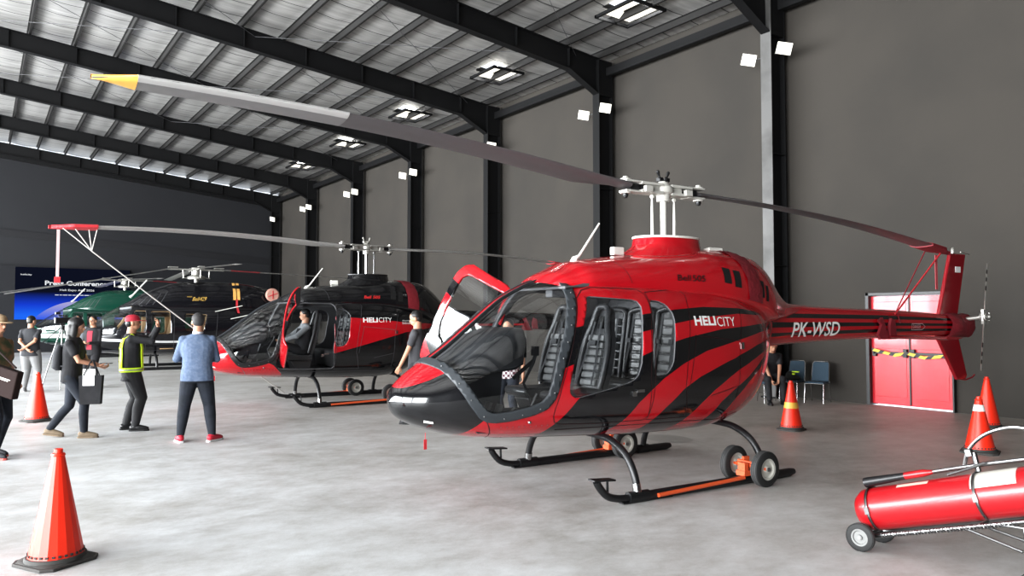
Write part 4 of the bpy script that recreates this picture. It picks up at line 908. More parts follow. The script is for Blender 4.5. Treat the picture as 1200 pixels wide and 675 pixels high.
def helicopter4(label, origin, ang, mp, mc, az, interior, strip, decals=True, droop=.95):
    root = thing('helicopter', label, 'helicopter', (origin[0], origin[1], 0), R(ang))
    V, F = B4.grid(np.concatenate([np.linspace(-3.2, 3.2, 120), np.linspace(3.2, 3.52, 16)[1:]]), 90); XZ = V[:, [0, 2]]
    ds = [np.minimum(sd_poly(XZ, W4[0]), np.abs(V[:, 1]) - .04)] + [np.minimum(sd_poly(XZ, p), V[:, 1] * s - .3) for p in W4[1:] for s in (1, -1)]
    Vb, Fb, pb = clip(V, F, -np.max(ds, axis=0), paint_of(V, strip)); f = arr_obj('fuselage', Vb, Fb, [mp, interior], root, attr=pb)
    so = f.modifiers.new('skin', 'SOLIDIFY'); so.thickness = .03; so.offset = -1; so.material_offset = 1; so.material_offset_rim = 1
    N = vnormals(V, F)
    for d in [np.minimum(np.minimum(sd_poly(XZ, W4[0]), np.abs(V[:, 1]) - .03), V[:, 1] * s) for s in (1, -1)] + ds[1:]:
        Vg, Fg, _ = clip(V - N * .01, F, d + .01); arr_obj('cabin_window', Vg, Fg, M['glass'], f)
    V, F = C4.grid(np.linspace(-3.4, 2.35, 80), 48); co_ = arr_obj('engine_cowling', V, F, mc, root)
    V, F = D4.grid(np.linspace(-8.4, -2.6, 40), 40); arr_obj('tail_boom', V, F, mc, root)
    fn = MB(); fn.prism([(-7.7, 1.9), (-8.5, 3.2), (-9.0, 3.2), (-8.5, 1.8), (-8.8, 1.1), (-8.3, 1.1)], lambda p: (p[0], -.04, p[1]), lambda p: (p[0], .04, p[1])); fn.build('tail_fin', mc, root, smooth=False, bevel=.01)
    fl = MB(); fl.box((.3, 0, .62), (5.2, 1.1, .05)); fl.build('cabin_floor', M['trim'], root, smooth=False)
    for x, y in ((1.55, .38), (1.55, -.38)): heli_seat(root, x, y, top=1.75, harness=False)
    for x, mm in ((.75, interior), (-.25, interior)):
        s = MB(); s.prism([(x, .65), (x + .45, .65), (x + .5, 1.1), (x + .1, 1.1), (x - .05, 1.85), (x - .15, 1.85)], lambda p: (p[0], -.7, p[1]), lambda p: (p[0], .7, p[1])); s.build('bench_seat', mm, root, bevel=.03)
    dp = MB(); dp.prism([(2.9, .9), (2.95, 1.3), (2.6, 1.45), (2.4, 1.4), (2.5, .9)], lambda p: (p[0], -.4, p[1]), lambda p: (p[0], .4, p[1])); dp.build('instrument_panel', M['trim'], root, bevel=.03)
    for s in (1, -1):
        for k in range(5): draped(C4, [(2.0 - k * .2, 2.12), (1.75 - k * .2, 2.32 + k * .06)], .012, .006, s, 'cowling_slat', M['seamk'], co_)
        draped(B4, [(1.62, 1.95), (1.62, .62), (.78, .62), (.78, 1.95), (1.62, 1.95)], .01, .004, s, 'panel_seam', M['seamk'], f)
        draped(B4, [(.78, 1.95), (-.6, 1.92), (-.5, .62), (.78, .62)], .01, .004, s, 'panel_seam', M['seamk'], f)
    for y in (1.15, -1.15):
        s = MB(); s.tube(bez([(2.25, y, .22), (2.1, y, .08), (1.8, y, .05), (0, y, .05), (-1.3, y, .05)], 5), .05, 10); s.build('skid', M['blackm'], root)
    for xc in (1.3, -.8):
        c = MB(); c.tube(bez([(xc, -1.15, .07), (xc, -1.05, .3), (xc, -.7, .46), (xc, 0, .48), (xc, .7, .46), (xc, 1.05, .3), (xc, 1.15, .07)], 5), .04, 10); c.build('cross_tube', M['blackm'], root)
    # four blade head
    hz = 3.32; h = MB()
    h.cyl((0, 0, 2.85), (0, 0, hz), .07, n=16); h.lathe([(0, -.30), (.28, -.30), (.30, -.22), (.18, -.16), (.12, -.14), (.12, 0), (.2, .03), (.16, .1), (0, .12)], (0, 0, hz), n=24)
    for k in range(4):
        a = k * math.pi / 2 + az; d = Vector((math.cos(a), math.sin(a), 0)); p = Vector((-d.y, d.x, 0))
        h.box(d * .42 + Vector((0, 0, hz + .03)), (.8, .13, .05), rz=a); h.box(d * .75 + Vector((0, 0, hz + .02)), (.3, .18, .03), rz=a); h.box(d * .75 + Vector((0, 0, hz + .10)), (.3, .18, .03), rz=a)
        h.tube([d * .42 + p * .05 + Vector((0, 0, hz - .26)), d * .44 + p * .05 + Vector((0, 0, hz))], .022, 8); h.tube([d * .25 + Vector((0, 0, hz - .26)), d * .45 + Vector((0, 0, hz - .26))], .02, 8)
    hub = h.build('rotor_hub', M['greym'], root)
    for k in range(4):
        a = k * math.pi / 2 + az; e = bpy.data.objects.new('rotor_blade', None)
        b = MB(); n = 14; d = Vector((math.cos(a), math.sin(a), 0)); p = Vector((-d.y, d.x, 0))
        for i in range(n + 1):
            t = i / n; r_ = .8 + 4.7 * t; ch = .10 + .06 * min(1, t * 6); z = hz + .05 - (droop if k % 4 == 0 else .15) * t
            for q, hh in ((-ch, 0), (-ch * .2, .02), (ch, 0), (-ch * .2, -.02)): b.v.append(d * r_ + p * q + Vector((0, 0, z + hh + q * .08)))
        for i in range(n):
            for q in range(4): b.f.append((i * 4 + q, i * 4 + (q + 1) % 4, (i + 1) * 4 + (q + 1) % 4, (i + 1) * 4 + q)); b.m.append(1 if (k % 4 == 2 and 1 <= i <= 3) else 0)
        b.f += [(0, 1, 2, 3), (n * 4, n * 4 + 1, n * 4 + 2, n * 4 + 3)]; b.m += [0, 0]
        b.build('rotor_blade', [mat_b2, M['coverr']], hub)
    a = MB(); a.tube([(2.05, .1, 2.36), (1.95, .1, 2.46), (1.55, .1, 2.95)], [.05, .025, .02], 8); a.build('whip_antenna', M['white'], root)
    if decals:
        o = decal(C4, 'Bell', .20, 2.26, .13, .25, m_goldl, root, 'lettering', .0, .45); decal(C4, '429', -.04, 2.26, .14, .22, m_goldl, root, 'lettering', .0, .45); decal(C4, 'GLOBAL', .36, 2.38, .04, .16, m_goldl, root, 'lettering', 0, .2)
        cs = MB()
        for y0 in (.0, .13):
            cs.add([C4.pt(-1.12 - y0, z, .03, 1) for z in (2.88, 2.6, 2.3)] + [C4.pt(-1.22 - y0, z, .03, 1) for z in (2.88, 2.6, 2.3)], [(0, 1, 4, 3), (1, 2, 5, 4)])
        cs.build('cloth_cover', m_strap, root, smooth=False); tg = MB(); tg.add([C4.pt(-1.2, z, .05, 1) for z in (2.32, 2.1)] + [(-1.24, .75, 1.85), (-1.32, .75, 1.85)] + [C4.pt(-1.27, z, .05, 1) for z in (2.1, 2.32)], [(0, 1, 4, 5), (1, 2, 3, 4)]); tg.build('warning_tag', M['coverr'], root, smooth=False)
        cp = MB(); cp.lathe([(0, .05), (.2, .05), (.235, .02), (.24, -.05), (.2, -.08)], (-2.45, .62, 2.50), 'Y', 28); cp.build('exhaust_cap', m_capp, root)
        ri = MB(); ri.box((-2.45, .68, 2.50), (.34, .01, .03), rot=Matrix.Rotation(R(20), 3, 'Y')); ri.box((-2.45, .68, 2.50), (.03, .01, .3)); ri.build('cap_strap', M['coverr'], root, smooth=False)
        for k in range(2):
            s = MB(); s.box((-.9 - .5 * k, 1.05, 2.0 - .25 * k), (.9, .02, .025), rot=Matrix.Rotation(R(13), 3, 'Y')); s.build('cowling_step', M['white'], root, smooth=False)
    return root
m_goldl = mat('gold_lettering', (.65, .42, .10), .35); m_strap = mat('orange_white_strap', (.75, .42, .12), .5); m_capp = mat('pink_cap', (.45, .25, .20), .5)
S_W = [[(3.0, 1.06), (2.7, 1.02), (1.0, .93), (-3, .93), (-3, .86), (1.0, .86), (2.7, .93), (3.0, .97)]]
S_G = [[(4, 1.0), (3.2, 1.02), (-3, 1.0), (-3, .84), (3.2, .84), (4, .84)]]
helicopter4('large black helicopter with tan cabin and gold lettering, behind the man in blue shirt', (6.12, 27.3), 175.5, p_bw, m_navy, R(3), m_tan, S_W)
helicopter4('dark green helicopter with white lower stripe, parked furthest away by the stage screen', (5.3, 37.0), 175.5, p_gw, m_green, R(9), M['trim2'], S_G, decals=False, droop=.8)

# ------------------------------------------------------------------ traffic cones
def cone(label, x, y, h=.75, band=None, rz=0., dark=False, base=.40, r0=.175, clips=True):
    t = thing('traffic_cone', label, 'traffic cone', (x, y, 0), rz)
    b = MB(); w = base / 2; c = w * .28; oct_ = [(-w + c, -w), (w - c, -w), (w, -w + c), (w, w - c), (w - c, w), (-w + c, w), (-w, w - c), (-w, -w + c)]
    b.prism(oct_, lambda p: (p[0], p[1], 0), lambda p: (p[0], p[1], .022)); b.prism([(p[0] * .93, p[1] * .93) for p in oct_], lambda p: (p[0], p[1], .022), lambda p: (p[0] * .9, p[1] * .9, .035))
    b.lathe([(r0 + .02, .03), (r0 + .012, .055), (r0 - .01, .055)], n=32); b.build('base', M['conebase'], t, bevel=.004)
    k = MB(); rt = .03; R_ = lambda z: r0 + (rt - r0) * (z - .045) / (h - .045)
    k.lathe([(r0, .045), (R_(h - .05), h - .05), (R_(h - .05) + .006, h - .045), (R_(h - .03) + .004, h - .03), (rt * .95, h - .028), (rt * .9, h), (rt * .7, h), (rt * .7, h - .05)], n=18 if clips == 'facet' else 40); k.build('cone_body', M['cone'], t, ang=19 if clips == 'facet' else 40)
    if clips:
        q = MB()
        for j in range(28): a = 2 * math.pi * j / 28; q.box((math.cos(a) * R_(.075) * 1.0, math.sin(a) * R_(.075) * 1.0, .072), (.012, .018, .014), rz=a)
        q.build('rivet_holes', M['conebase'], t, smooth=False)
    if band:
        z0, z1, mm, lab = band; g = MB(); g.lathe([(R_(z0) + .003, z0), (R_(z1) + .003, z1)], n=40); tag(g.build('reflective_band', mm, t), lab)
    return t
cone('large plain orange cone in the lower left corner, closest to the camera', .48, 6.12, .78, rz=.5, base=.42, clips='facet')
cone('plain orange cone standing behind the woman with long black hair', .82, 14.5, .80, rz=.4, base=.42)
cone('orange cone with yellow band standing before the blue chairs', 10.04, 6.72, .74, (.33, .42, M['coney'], 'yellow reflective band'), .2, base=.36, r0=.16)
cone('orange cone with white band near the red extinguisher cart', 10.30, 4.22, .70, (.52, .60, M['conew'], 'white reflective band'), .3, base=.42, r0=.17)
cone('plain orange cone close to the wall behind the white-banded one', 12.74, 5.10, .78, None, .3, base=.42, r0=.17)

# ------------------------------------------------------------------ stacking chairs by the wall
m_uph = mat('blue_upholstery', (.035, .065, .095), .8, bump=(60, .3))
def chair(label, x, y, rz):
    t = thing('banquet_chair', label, 'chair', (x, y, 0), rz)   # faces +x
    s = MB(); s.prism([(-.2, 0), (.2, 0), (.21, .03), (.19, .05), (-.19, .05), (-.21, .03)], lambda p: (-.20, p[0], .43 + p[1]), lambda p: (.22, p[0], .43 + p[1])); s.build('seat', m_uph, t, bevel=.012)
    b = MB(); lp = [(-.19, .0), (-.175, .40), (-.15, .44), (.15, .44), (.175, .40), (.19, 0)]
    rt = Matrix.Rotation(R(-12), 3, 'Y'); P = lambda u, v, d: Vector((-.22, u, .47)) + rt @ Vector((d, 0, v))
    b.prism(lp, lambda p: P(p[0], p[1], -.015), lambda p: P(p[0], p[1], .02)); b.build('backrest', m_uph, t, bevel=.01)
    f = MB(); f.tube([P(-.195, 0, 0), P(-.18, .40, 0), P(-.15, .455, 0), P(.15, .455, 0), P(.18, .40, 0), P(.195, 0, 0)], .011, 8); f.build('back_frame', M['chrome'], t)
    g = MB(); g.tube([(.22, -.2, .44), (.22, .2, .44)], .011, 8)
    for q in (-.2, .2): g.tube([(-.22, q, .47), (-.2, q, .43), (.22, q, .43)], .011, 8)
    g.build('seat_frame', M['chrome'], t)
    for q in (-.2, .2):
        for xx, e in ((.20, .25), (-.18, -.30)):
            l = MB(); l.tube([(xx, q, .43), (e, q * 1.05, 0)], .011, 8); l.build('leg', M['chrome'], t)
    t.scale = (.88, .88, .88); return t
chair('empty blue upholstered chair with chrome legs, alone by the wall', 13.66, 8.55, R(195))
chair('blue upholstered chair with a hi-vis jacket on it', 13.62, 9.08, R(190))
ch3 = chair('blue chair under the seated man in black, partly behind the tail', 12.93, 9.12, R(232))
j = MB(); j.ell((13.58, 9.06, .46), (.16, .17, .07), 16, 8); j.ell((13.64, 9.13, .51), (.10, .10, .09), 12, 8)
jo = j.build('safety_jacket', mat('jacket_black', (.01, .01, .01), .8)); tag(jo, 'crumpled black and yellow hi-vis jacket lying on the blue chair', 'jacket')
j = MB(); j.box((13.52, 8.98, .55), (.14, .05, .02), rz=.5); j.box((13.62, 9.0, .59), (.05, .14, .02), rz=.2); M['hivis'] = mat('hivis_yellow', (.62, .85, .02), .5, emit=(.5, .8, .0), es=.08); j.build('reflective_stripes', M['hivis'], jo, smooth=False)

# ------------------------------------------------------------------ wheeled extinguisher in the lower right corner
m_crim = mat('grey_plastic_rim', (.17, .17, .165), .6); m_tub = mat('trolley_steel', (.20, .20, .20), .3, metal=1.)
ct = thing('wheeled_extinguisher', 'red wheeled fire extinguisher lying on its chrome trolley frame', 'fire extinguisher', (5.43, 2.96, 0), R(-85.5) )   # local +x runs along the cylinder away from the wheels
s0 = Vector((0, 0, .115)); ax = Vector((.93, 0, .29)).normalized(); up = Vector((-ax.z, 0, ax.x))
def A(l, y, h): return Vector((0, y, .10)) + ax * l + up * h
cyb = MB(); rot = Matrix((ax, (0, 1, 0), up)).transposed()
cyb.lathe([(0, -.06), (.06, -.055), (.11, -.03), (.145, .02), (.152, .08), (.152, 1.15), (.145, 1.22), (.11, 1.27), (.05, 1.3), (0, 1.3)], A(0, 0, .17), n=40, rot=rot @ Matrix.Rotation(math.pi / 2, 3, 'Y')); cyb.build('cylinder', M['extred'], ct)
lb = MB(); K = 16
lb.add([A(l, -math.sin(t) * .154, .17 + math.cos(t) * .154) for t in np.linspace(-.1, 1.1, K) for l in (.80, 1.08)], [(2 * k, 2 * k + 2, 2 * k + 3, 2 * k + 1) for k in range(K - 1)])
lb.build('paper_label', mat('paper_label_cream', (.42, .40, .36), .6), ct)
lb = MB(); lb.add([A(l, -math.sin(t) * .1535, .17 + math.cos(t) * .1535) for t in np.linspace(.25, .50, 5) for l in (.30, .52)], [(2 * k, 2 * k + 2, 2 * k + 3, 2 * k + 1) for k in range(4)]); lb.build('warning_sticker', mat('sticker_cream', (.5, .38, .32), .5), ct)
fr = MB()
for y in (-.10, .10): fr.tube([A(-.02, y, -.005), A(1.15, y, .0)], .013, 10); 
for l in (.02, .75, 1.15): fr.tube([A(l, -.10, -.005), A(l, .10, -.005)], .012, 8)
fr.tube([(-.02, -.17, .10), (-.02, .17, .10)], .010, 8)
for y in (-.10, .10): fr.tube([A(.0, y, .0), (0, y, .083)], .012, 8)
fo = fr.build('trolley_frame', m_tub, ct)
spg = MB(); spg.tube([A(.1 + .9 * k / 240, -.10 + .0165 * math.cos(k * 1.1), -.005 + .0165 * math.sin(k * 1.1)) for k in range(240)], .0035, 5); spg.build('spring_coil', M['steel'], fo)
for l in (.08, .82):
    bd = MB(); bd.tube([A(l, .158 * math.sin(t), .17 + .158 * math.cos(t)) for t in np.linspace(-2.6, 2.6, 26)], .012, 6, sq=.5); bd.box(A(l, -.155, .18), (.03, .02, .05), rot=rot); bd.build('clamp_band', m_tub, ct)
for y in (-.17, .17): wheel(ct, 'wheel', (-.02, y, .10), .10, .045, 'Y', m_crim)
lg = MB()
for y in (-.10, .10): lg.tube([A(.86, y, 0), A(1.02, y, -.04), (1.03, y * 1.3, .10)], .013, 8)
lg.tube([A(.66, -.1, 0), (.98, -.12, .22)], .010, 8); lg.tube([A(.66, .1, 0), (.98, .12, .22)], .010, 8); lg.tube([(1.03, -.14, .10), (1.03, .14, .10)], .012, 8); lg.build('support_leg', m_tub, ct)
for y in (-.17, .17): wheel(ct, 'caster_wheel', (1.03, y, .055), .055, .03, 'Y', m_crim)
hn = MB(); hn.tube([A(.07, -.03, .365), A(.10, -.03, .367), A(.38, -.03, .372)], [.036, .036, .024], 14); hn.build('discharge_horn', M['blackm'], ct)
hn = MB(); hn.tube([A(.37, -.03, .372), A(.50, -.03, .374), A(.56, -.02, .372)], [.026, .026, .014], 12); hn.build('horn_grip', M['extred'], ct)
hs = MB(); hs.tube([A(.55, -.02, .372), A(.70, 0, .372), A(.9, .02, .37), A(1.25, .02, .36)], .014, 10); hs.tube([A(.66, -.05, .34), A(.8, -.05, .36), A(.9, -.02, .38)], .010, 8); hs.tube(bez([A(.72, .10, .36), A(.80, .09, .48), A(.95, .06, .56), A(1.15, 0, .57), A(1.3, -.03, .48), A(1.32, -.03, .3)], 6), .013, 8); hs.build('hose', m_tub, ct)
vv = MB(); vv.box(A(.83, -.02, .46), (.04, .05, .05), rot=rot); vv.tube([A(.84, 0, .33), A(.85, 0, .46)], .018, 10); vv.tube([A(1.3, 0, .17), A(1.4, 0, .17)], .03, 12); vv.build('valve', m_tub, ct, bevel=.004)

# ------------------------------------------------------------------ straps, ropes, tags
def rope(name, pts, r, m, label, cat='rope', group=None):
    mb = MB(); mb.tube(pts, r, 6); return tag(mb.build(name, m), label, cat, group)
def HL(hel, p):
    a = hel.rotation_euler[2]; return Vector((hel.location.x + p[0] * math.cos(a) - p[1] * math.sin(a), hel.location.y + p[0] * math.sin(a) + p[1] * math.cos(a), p[2]))
m_rope = mat('grey_white_rope', (.55, .53, .50), .7)
tA = HL(HA, (-5.45, 0, 2.69))
rope('tie_down_strap', [HL(HA, (-5.0, .12, 2.66)), HL(HA, (-4.30, .1, 1.80)), HL(HA, (-4.25, .18, 1.62))], .009, M['cover'], 'thin red strap from the rotor tip down to the red tail boom, front one', 'strap')
rope('tie_down_strap', [HL(HA, (-5.45, .10, 2.66)), HL(HA, (-4.35, .14, 1.86)), HL(HA, (-4.15, .17, 1.75))], .012, M['coverr'], 'wider red strap slanting from the covered rotor tip to the tail boom', 'strap')
rb = MB(); q0 = HL(HA, (-5.42, .05, 2.64)); rb.box(q0 - Vector((0, 0, .26)), (.07, .005, .52)); tag(rb.build('warning_ribbon', mat('pink_red_ribbon', (.62, .10, .12), .6), smooth=False), 'pink and red warning ribbon hanging from the covered right rotor tip', 'ribbon')
az = HB.rotation_euler[2] + R(7.1); tip = Vector((HB.location.x + 5.62 * math.cos(az), HB.location.y + 5.62 * math.sin(az), 3.16))
knot = Vector((tip.x + .55, tip.y + .02, tip.z - .34)); 
for d in (.12, .30, .50, .62): rope('bridle_cord', [Vector((tip.x + d, tip.y, tip.z + .02)), knot], .009, m_rope, 'short white cord bridling the red rotor tip cover', 'cord', 'cords under the red rotor tip cover')
rope('tie_down_rope', bez([knot, knot * .5 + HL(HB, (1.42, -.95, .10)) * .5 - Vector((0, 0, .04)), HL(HB, (1.42, -.95, .10))], 8), .011, m_rope, 'long pale rope running from red rotor tip down to the black helicopter skid')
rb = MB(); rb.box(tip + Vector((.06, 0, -.41)), (.045, .006, .80)); rb.box(tip + Vector((.06, 0, -.84)), (.09, .01, .10), m=1); tag(rb.build('warning_ribbon', [mat('pale_ribbon', (.6, .42, .42), .6), M['coverr']], smooth=False), 'pale ribbon with red end hanging from the left rotor tip', 'ribbon')
o = MB().add([(10.3 + .75 * math.cos(t) * .4 - 2.4, 7.25 + .75 * math.sin(t) * .5, .003) for t in np.linspace(0, 2 * math.pi, 32, endpoint=False)], [tuple(range(32))]).build('floor_patch', mat('stain', (.30, .29, .27), .4), smooth=False)  # flat oval, darker than the slab around it
tag(o, 'oval dark damp stain on the concrete beyond the red helicopter wheels', 'stain')

# ------------------------------------------------------------------ people
def merge(mb, name, mats, parent, voxel=.012, smooth=4):
    me = bpy.data.meshes.new('tmp'); me.from_pydata([tuple(float(q) for q in p) for p in mb.v], [], mb.f); me.update()
    bm = bmesh.new(); bm.from_mesh(me); bmesh.ops.recalc_face_normals(bm, faces=bm.faces); bm.to_mesh(me); bm.free()
    o = bpy.data.objects.new('tmp', me); COL.objects.link(o)
    r = o.modifiers.new('r', 'REMESH'); r.mode = 'VOXEL'; r.voxel_size = voxel
    s = o.modifiers.new('s', 'SMOOTH'); s.iterations = smooth; s.factor = .5
    dg = bpy.context.evaluated_depsgraph_get(); out = bpy.data.meshes.new_from_object(o.evaluated_get(dg)); bpy.data.objects.remove(o); bpy.data.meshes.remove(me)
    out.name = name; out.materials.clear()
    for m in (mats if isinstance(mats, (list, tuple)) else [mats]): out.materials.append(m)
    out.polygons.foreach_set('material_index', [0] * len(out.polygons)); out.polygons.foreach_set('use_smooth', [True] * len(out.polygons)); out.update()
    ob = bpy.data.objects.new(name, out); COL.objects.link(ob); ob.parent = parent; return ob
def limb(mb, pts, rs, n=14):
    mb.tube(pts, rs, n)
    for p, r in zip(pts, rs): mb.ell(p, r * .995, n, 8)
def ik(a, b, l1, l2, pole):
    a = Vector(a); b = Vector(b); d = b - a; L = d.length
    if L > (l1 + l2) * .999: b = a + d * ((l1 + l2) * .999 / L); d = b - a; L = d.length
    u = d.normalized(); c = (l1 * l1 - l2 * l2 + L * L) / (2 * L); h = math.sqrt(max(0, l1 * l1 - c * c))
    p = Vector(pole); p = (p - u * p.dot(u)).normalized(); return a + u * c + p * h, b
def oval(mb, rings, n=20):
    """rings: (centre, rx, ry) stacked; closed with caps"""
    b0 = len(mb.v)
    for c, rx, ry in rings:
        for k in range(n):
            t = 2 * math.pi * k / n; cs, sn = math.cos(t), math.sin(t); mb.v.append(Vector(c) + Vector((rx * math.copysign(abs(cs) ** .85, cs), ry * math.copysign(abs(sn) ** .85, sn), 0)))
    for i in range(len(rings) - 1):
        for k in range(n): mb.f.append((b0 + i * n + k, b0 + i * n + (k + 1) % n, b0 + (i + 1) * n + (k + 1) % n, b0 + (i + 1) * n + k)); mb.m.append(0)
    mb.f += [tuple(b0 + k for k in range(n)), tuple(b0 + (len(rings) - 1) * n + k for k in range(n))]; mb.m += [0, 0]
def hand(mb, w, d, palm_n, k=1., curl=.5):
    """w wrist, d pointing direction, palm_n palm normal; five fingers"""
    d = Vector(d).normalized(); n = Vector(palm_n); n = (n - d * n.dot(d)).normalized(); s = d.cross(n)
    limb(mb, [w, w + d * .03 * k], [.026 * k, .028 * k], 10)
    for q in (-.027, -.009, .009, .027): mb.tube([w + d * .02 * k + s * q * .6 * k, w + d * .085 * k + s * q * k], [.016 * k, .0125 * k], 8); mb.ell(w + d * .085 * k + s * q * k, .0125 * k, 8, 6)
    for q, L in ((-.028, .060), (-.0095, .074), (.0095, .080), (.028, .070)):
        a = w + d * .085 * k + s * q * k; c1 = math.cos(curl), math.sin(curl); b = a + (d * c1[0] + n * c1[1]) * L * .45 * k; c2 = math.cos(curl * 2.1), math.sin(curl * 2.1); c = b + (d * c2[0] + n * c2[1]) * L * .55 * k
        limb(mb, [a, b, c], [.0098 * k, .0088 * k, .0078 * k], 8)
    a = w + d * .025 * k + s * .028 * k; b = a + (d * .6 + s * .55 + n * .35).normalized() * .04 * k; c = b + (d * .85 + s * .1 + n * .4).normalized() * .032 * k; limb(mb, [a, b, c], [.013 * k, .011 * k, .009 * k], 8)
def person(label, x, y, rz, h=1.72, feet=((-.10, 0, 0), (.10, 0, 0)), hands=None, lean=0., turn=0., nod=0., o=None, sit=False, poles=None, fat=1., z=0., pelvis=None, legs=True, curl=.6, hipz=None):
    o = o or {}; t = thing('person', label, 'person', (x, y, z), rz); k = h / 1.72
    S = lambda *p: Vector(p) * k
    P = pelvis if pelvis is not None else S(0, 0, .925 if hipz is None else hipz); P = Vector(P)
    ln = Matrix.Rotation(-lean, 3, 'X')
    U = lambda x_, y_, z_: P + ln @ (Vector((x_, y_, z_)) * k)
    neck = U(0, -.005, .535); hd = U(0, .02, .69); shl = [U(-.168 * fat ** .5, -.01, .452), U(.168 * fat ** .5, -.01, .452)]
    Hd = Matrix.Rotation(turn, 3, 'Z') @ Matrix.Rotation(nod, 3, 'X'); HP = lambda a, b, c: hd + Hd @ (Vector((a, b, c)) * k)
    body = MB()
    # head with jaw, nose, ears, neck
    body.ell(HP(0, 0, .02), (.076 * k, .094 * k, .098 * k), 20, 14, rot=Hd); body.ell(HP(0, .022, -.055), (.058 * k, .066 * k, .062 * k), 16, 10, rot=Hd)
    body.ell(HP(0, .098, -.025), (.014 * k, .018 * k, .020 * k), 10, 6, rot=Hd); body.ell(HP(0, .086, -.067), (.024 * k, .012 * k, .010 * k), 10, 6, rot=Hd)
    for s in (-1, 1): body.ell(HP(s * .078, -.005, -.01), (.012 * k, .02 * k, .032 * k), 8, 6, rot=Hd)
    limb(body, [neck - ln @ S(0, 0, .04), HP(0, -.015, -.07)], [.070 * k, .060 * k])
    tor = [(U(0, 0, -.10), .150 * fat, .105 * fat), (U(0, 0, -.02), .168 * fat, .118 * fat), (U(0, .0, .10), .150 * fat, .108 * fat * fat), (U(0, 0, .20), .150 * fat, .110 * fat), (U(0, 0, .33), .170 * fat, .115 * fat), (U(0, -.005, .44), .165 * fat, .10), (U(0, -.005, .50), .115, .075), (U(0, -.005, .535), .06, .055)]
    inner = [(c, rx * k * .93, ry * k * .93) for c, rx, ry in tor]; oval(body, inner)
    # arms
    hands = hands or ((-.27, .08, -.06), (.27, .08, -.06)); poles = poles or ((-.4, -1, -.2), (.4, -1, -.2)); A_ = []
    for i, s in enumerate((-1, 1)):
        tgt = U(*hands[i][:3]); el, wr = ik(shl[i], tgt, .285 * k, .25 * k, poles[i]); A_.append((shl[i], el, wr))
        limb(body, [shl[i], el, wr], [.046 * k, .038 * k, .026 * k]); dr = (wr - el).normalized()
        pn = Vector(hands[i][3:6]) if len(hands[i]) >= 6 else Vector((-s, .2, 0)); dd = Vector(hands[i][6:9]) if len(hands[i]) >= 9 else dr
        hand(body, wr, dd, pn, k, curl)
    # legs
    Lg = []
    for i, s in enumerate((-1, 1)):
        f = feet[i]; hip = P + S(s * .088, 0, -.03); an = S(f[0], f[1], (f[2] if len(f) > 2 else 0) + .085); kn, an = ik(hip, an, .425 * k, .415 * k, (0 + s * .12, 1, 0) if not sit else (s * .15, 1, .6)); Lg.append((hip, kn, an))
        limb(body, [hip, kn, an], [.068 * k, .046 * k, .034 * k]); yaw = f[3] if len(f) > 3 else -s * .12; fd = Vector((-math.sin(yaw), math.cos(yaw), 0)); pitch = f[4] if len(f) > 4 else 0
        limb(body, [an - Vector((0, 0, .03 * k)), an + (fd * .15 * k) - Vector((0, 0, (.05 + pitch) * k))], [.036 * k, .026 * k])
    merge(body, 'body', o.get('skin', M['skin']), t, .0085 * k, 2)
    bd = kids(t)[0]
    # eyes, mouth
    e = MB()
    for s in (-1, 1): e.ell(HP(s * .030, .0865, .005), (.013 * k, .007 * k, .006 * k), 8, 6, rot=Hd); e.box(HP(s * .030, .088, .025), (.032 * k, .006 * k, .006 * k), rot=Hd)
    e.build('eyes', M['eye'], bd); e = MB(); e.ell(HP(0, .094, -.068), (.020 * k, .006 * k, .004 * k), 8, 5, rot=Hd); e.build('mouth', M['lip'], bd)
    # trousers
    tr = MB(); loose = o.get('loose', 1.)
    oval(tr, [(P + S(0, 0, -.12), .155 * k * fat, .118 * k * fat), (P + S(0, 0, -.03), .180 * k * fat, .130 * k * fat), (U(0, 0, .06), .168 * k * fat, .120 * k * fat), (U(0, 0, .11), .158 * k * fat, .115 * k * fat)])
    for hip, kn, an in Lg:
        m1 = hip.lerp(kn, .3); m2 = kn.lerp(an, .35) - Vector((0, .012, 0)); q = an + (kn - an) * .05
        limb(tr, [hip, m1, kn, m2, q], [r * k * loose for r in (.100 * fat, .096 * fat, .070 * fat, .066 * fat, .052)])
    merge(tr, 'trousers', o.get('trousers', M['trim']), t, .011 * k, 3)
    # shirt
    sh = MB(); L = o.get('hem', .02)
    oval(sh, [(U(0, 0, L - .06), .182 * fat * k, .135 * fat * k)] + [(c, (rx + .016) * k, (ry + .016) * k) for c, rx, ry in tor if (c - P).dot(ln @ Vector((0, 0, 1))) > L * k][:] )
    sl = o.get('sleeve', 1.)
    for (s0_, el, wr) in A_:
        if sl <= .5: p = s0_.lerp(el, sl * 1.5); limb(sh, [neck - ln @ S(0, 0, .035), s0_, p], [.05 * k, .060 * k, .060 * k])
        else: p = el.lerp(wr, (sl - .5) * 2 * .96); limb(sh, [neck - ln @ S(0, 0, .035), s0_, el, p], [.05 * k, .062 * k, .052 * k, .040 * k])
    merge(sh, o.get('shirtname', 'shirt'), o.get('shirt', M['trim']), t, .011 * k, 3)
    sh_ob = kids(t)[-1]
    if 'collar' in o: c = MB(); c.lathe([(.064 * k, -.02 * k), (.070 * k, .02 * k), (.062 * k, .035 * k)], neck, n=18); c.build('collar', o['collar'], sh_ob)
    if 'belt' in o: c = MB(); bb = o.get('bz', .10); oval(c, [(U(0, 0, bb - .018), .172 * fat * k, .130 * fat * k), (U(0, 0, bb + .018), .170 * fat * k, .128 * fat * k)]); c.build('belt', o['belt'], t)
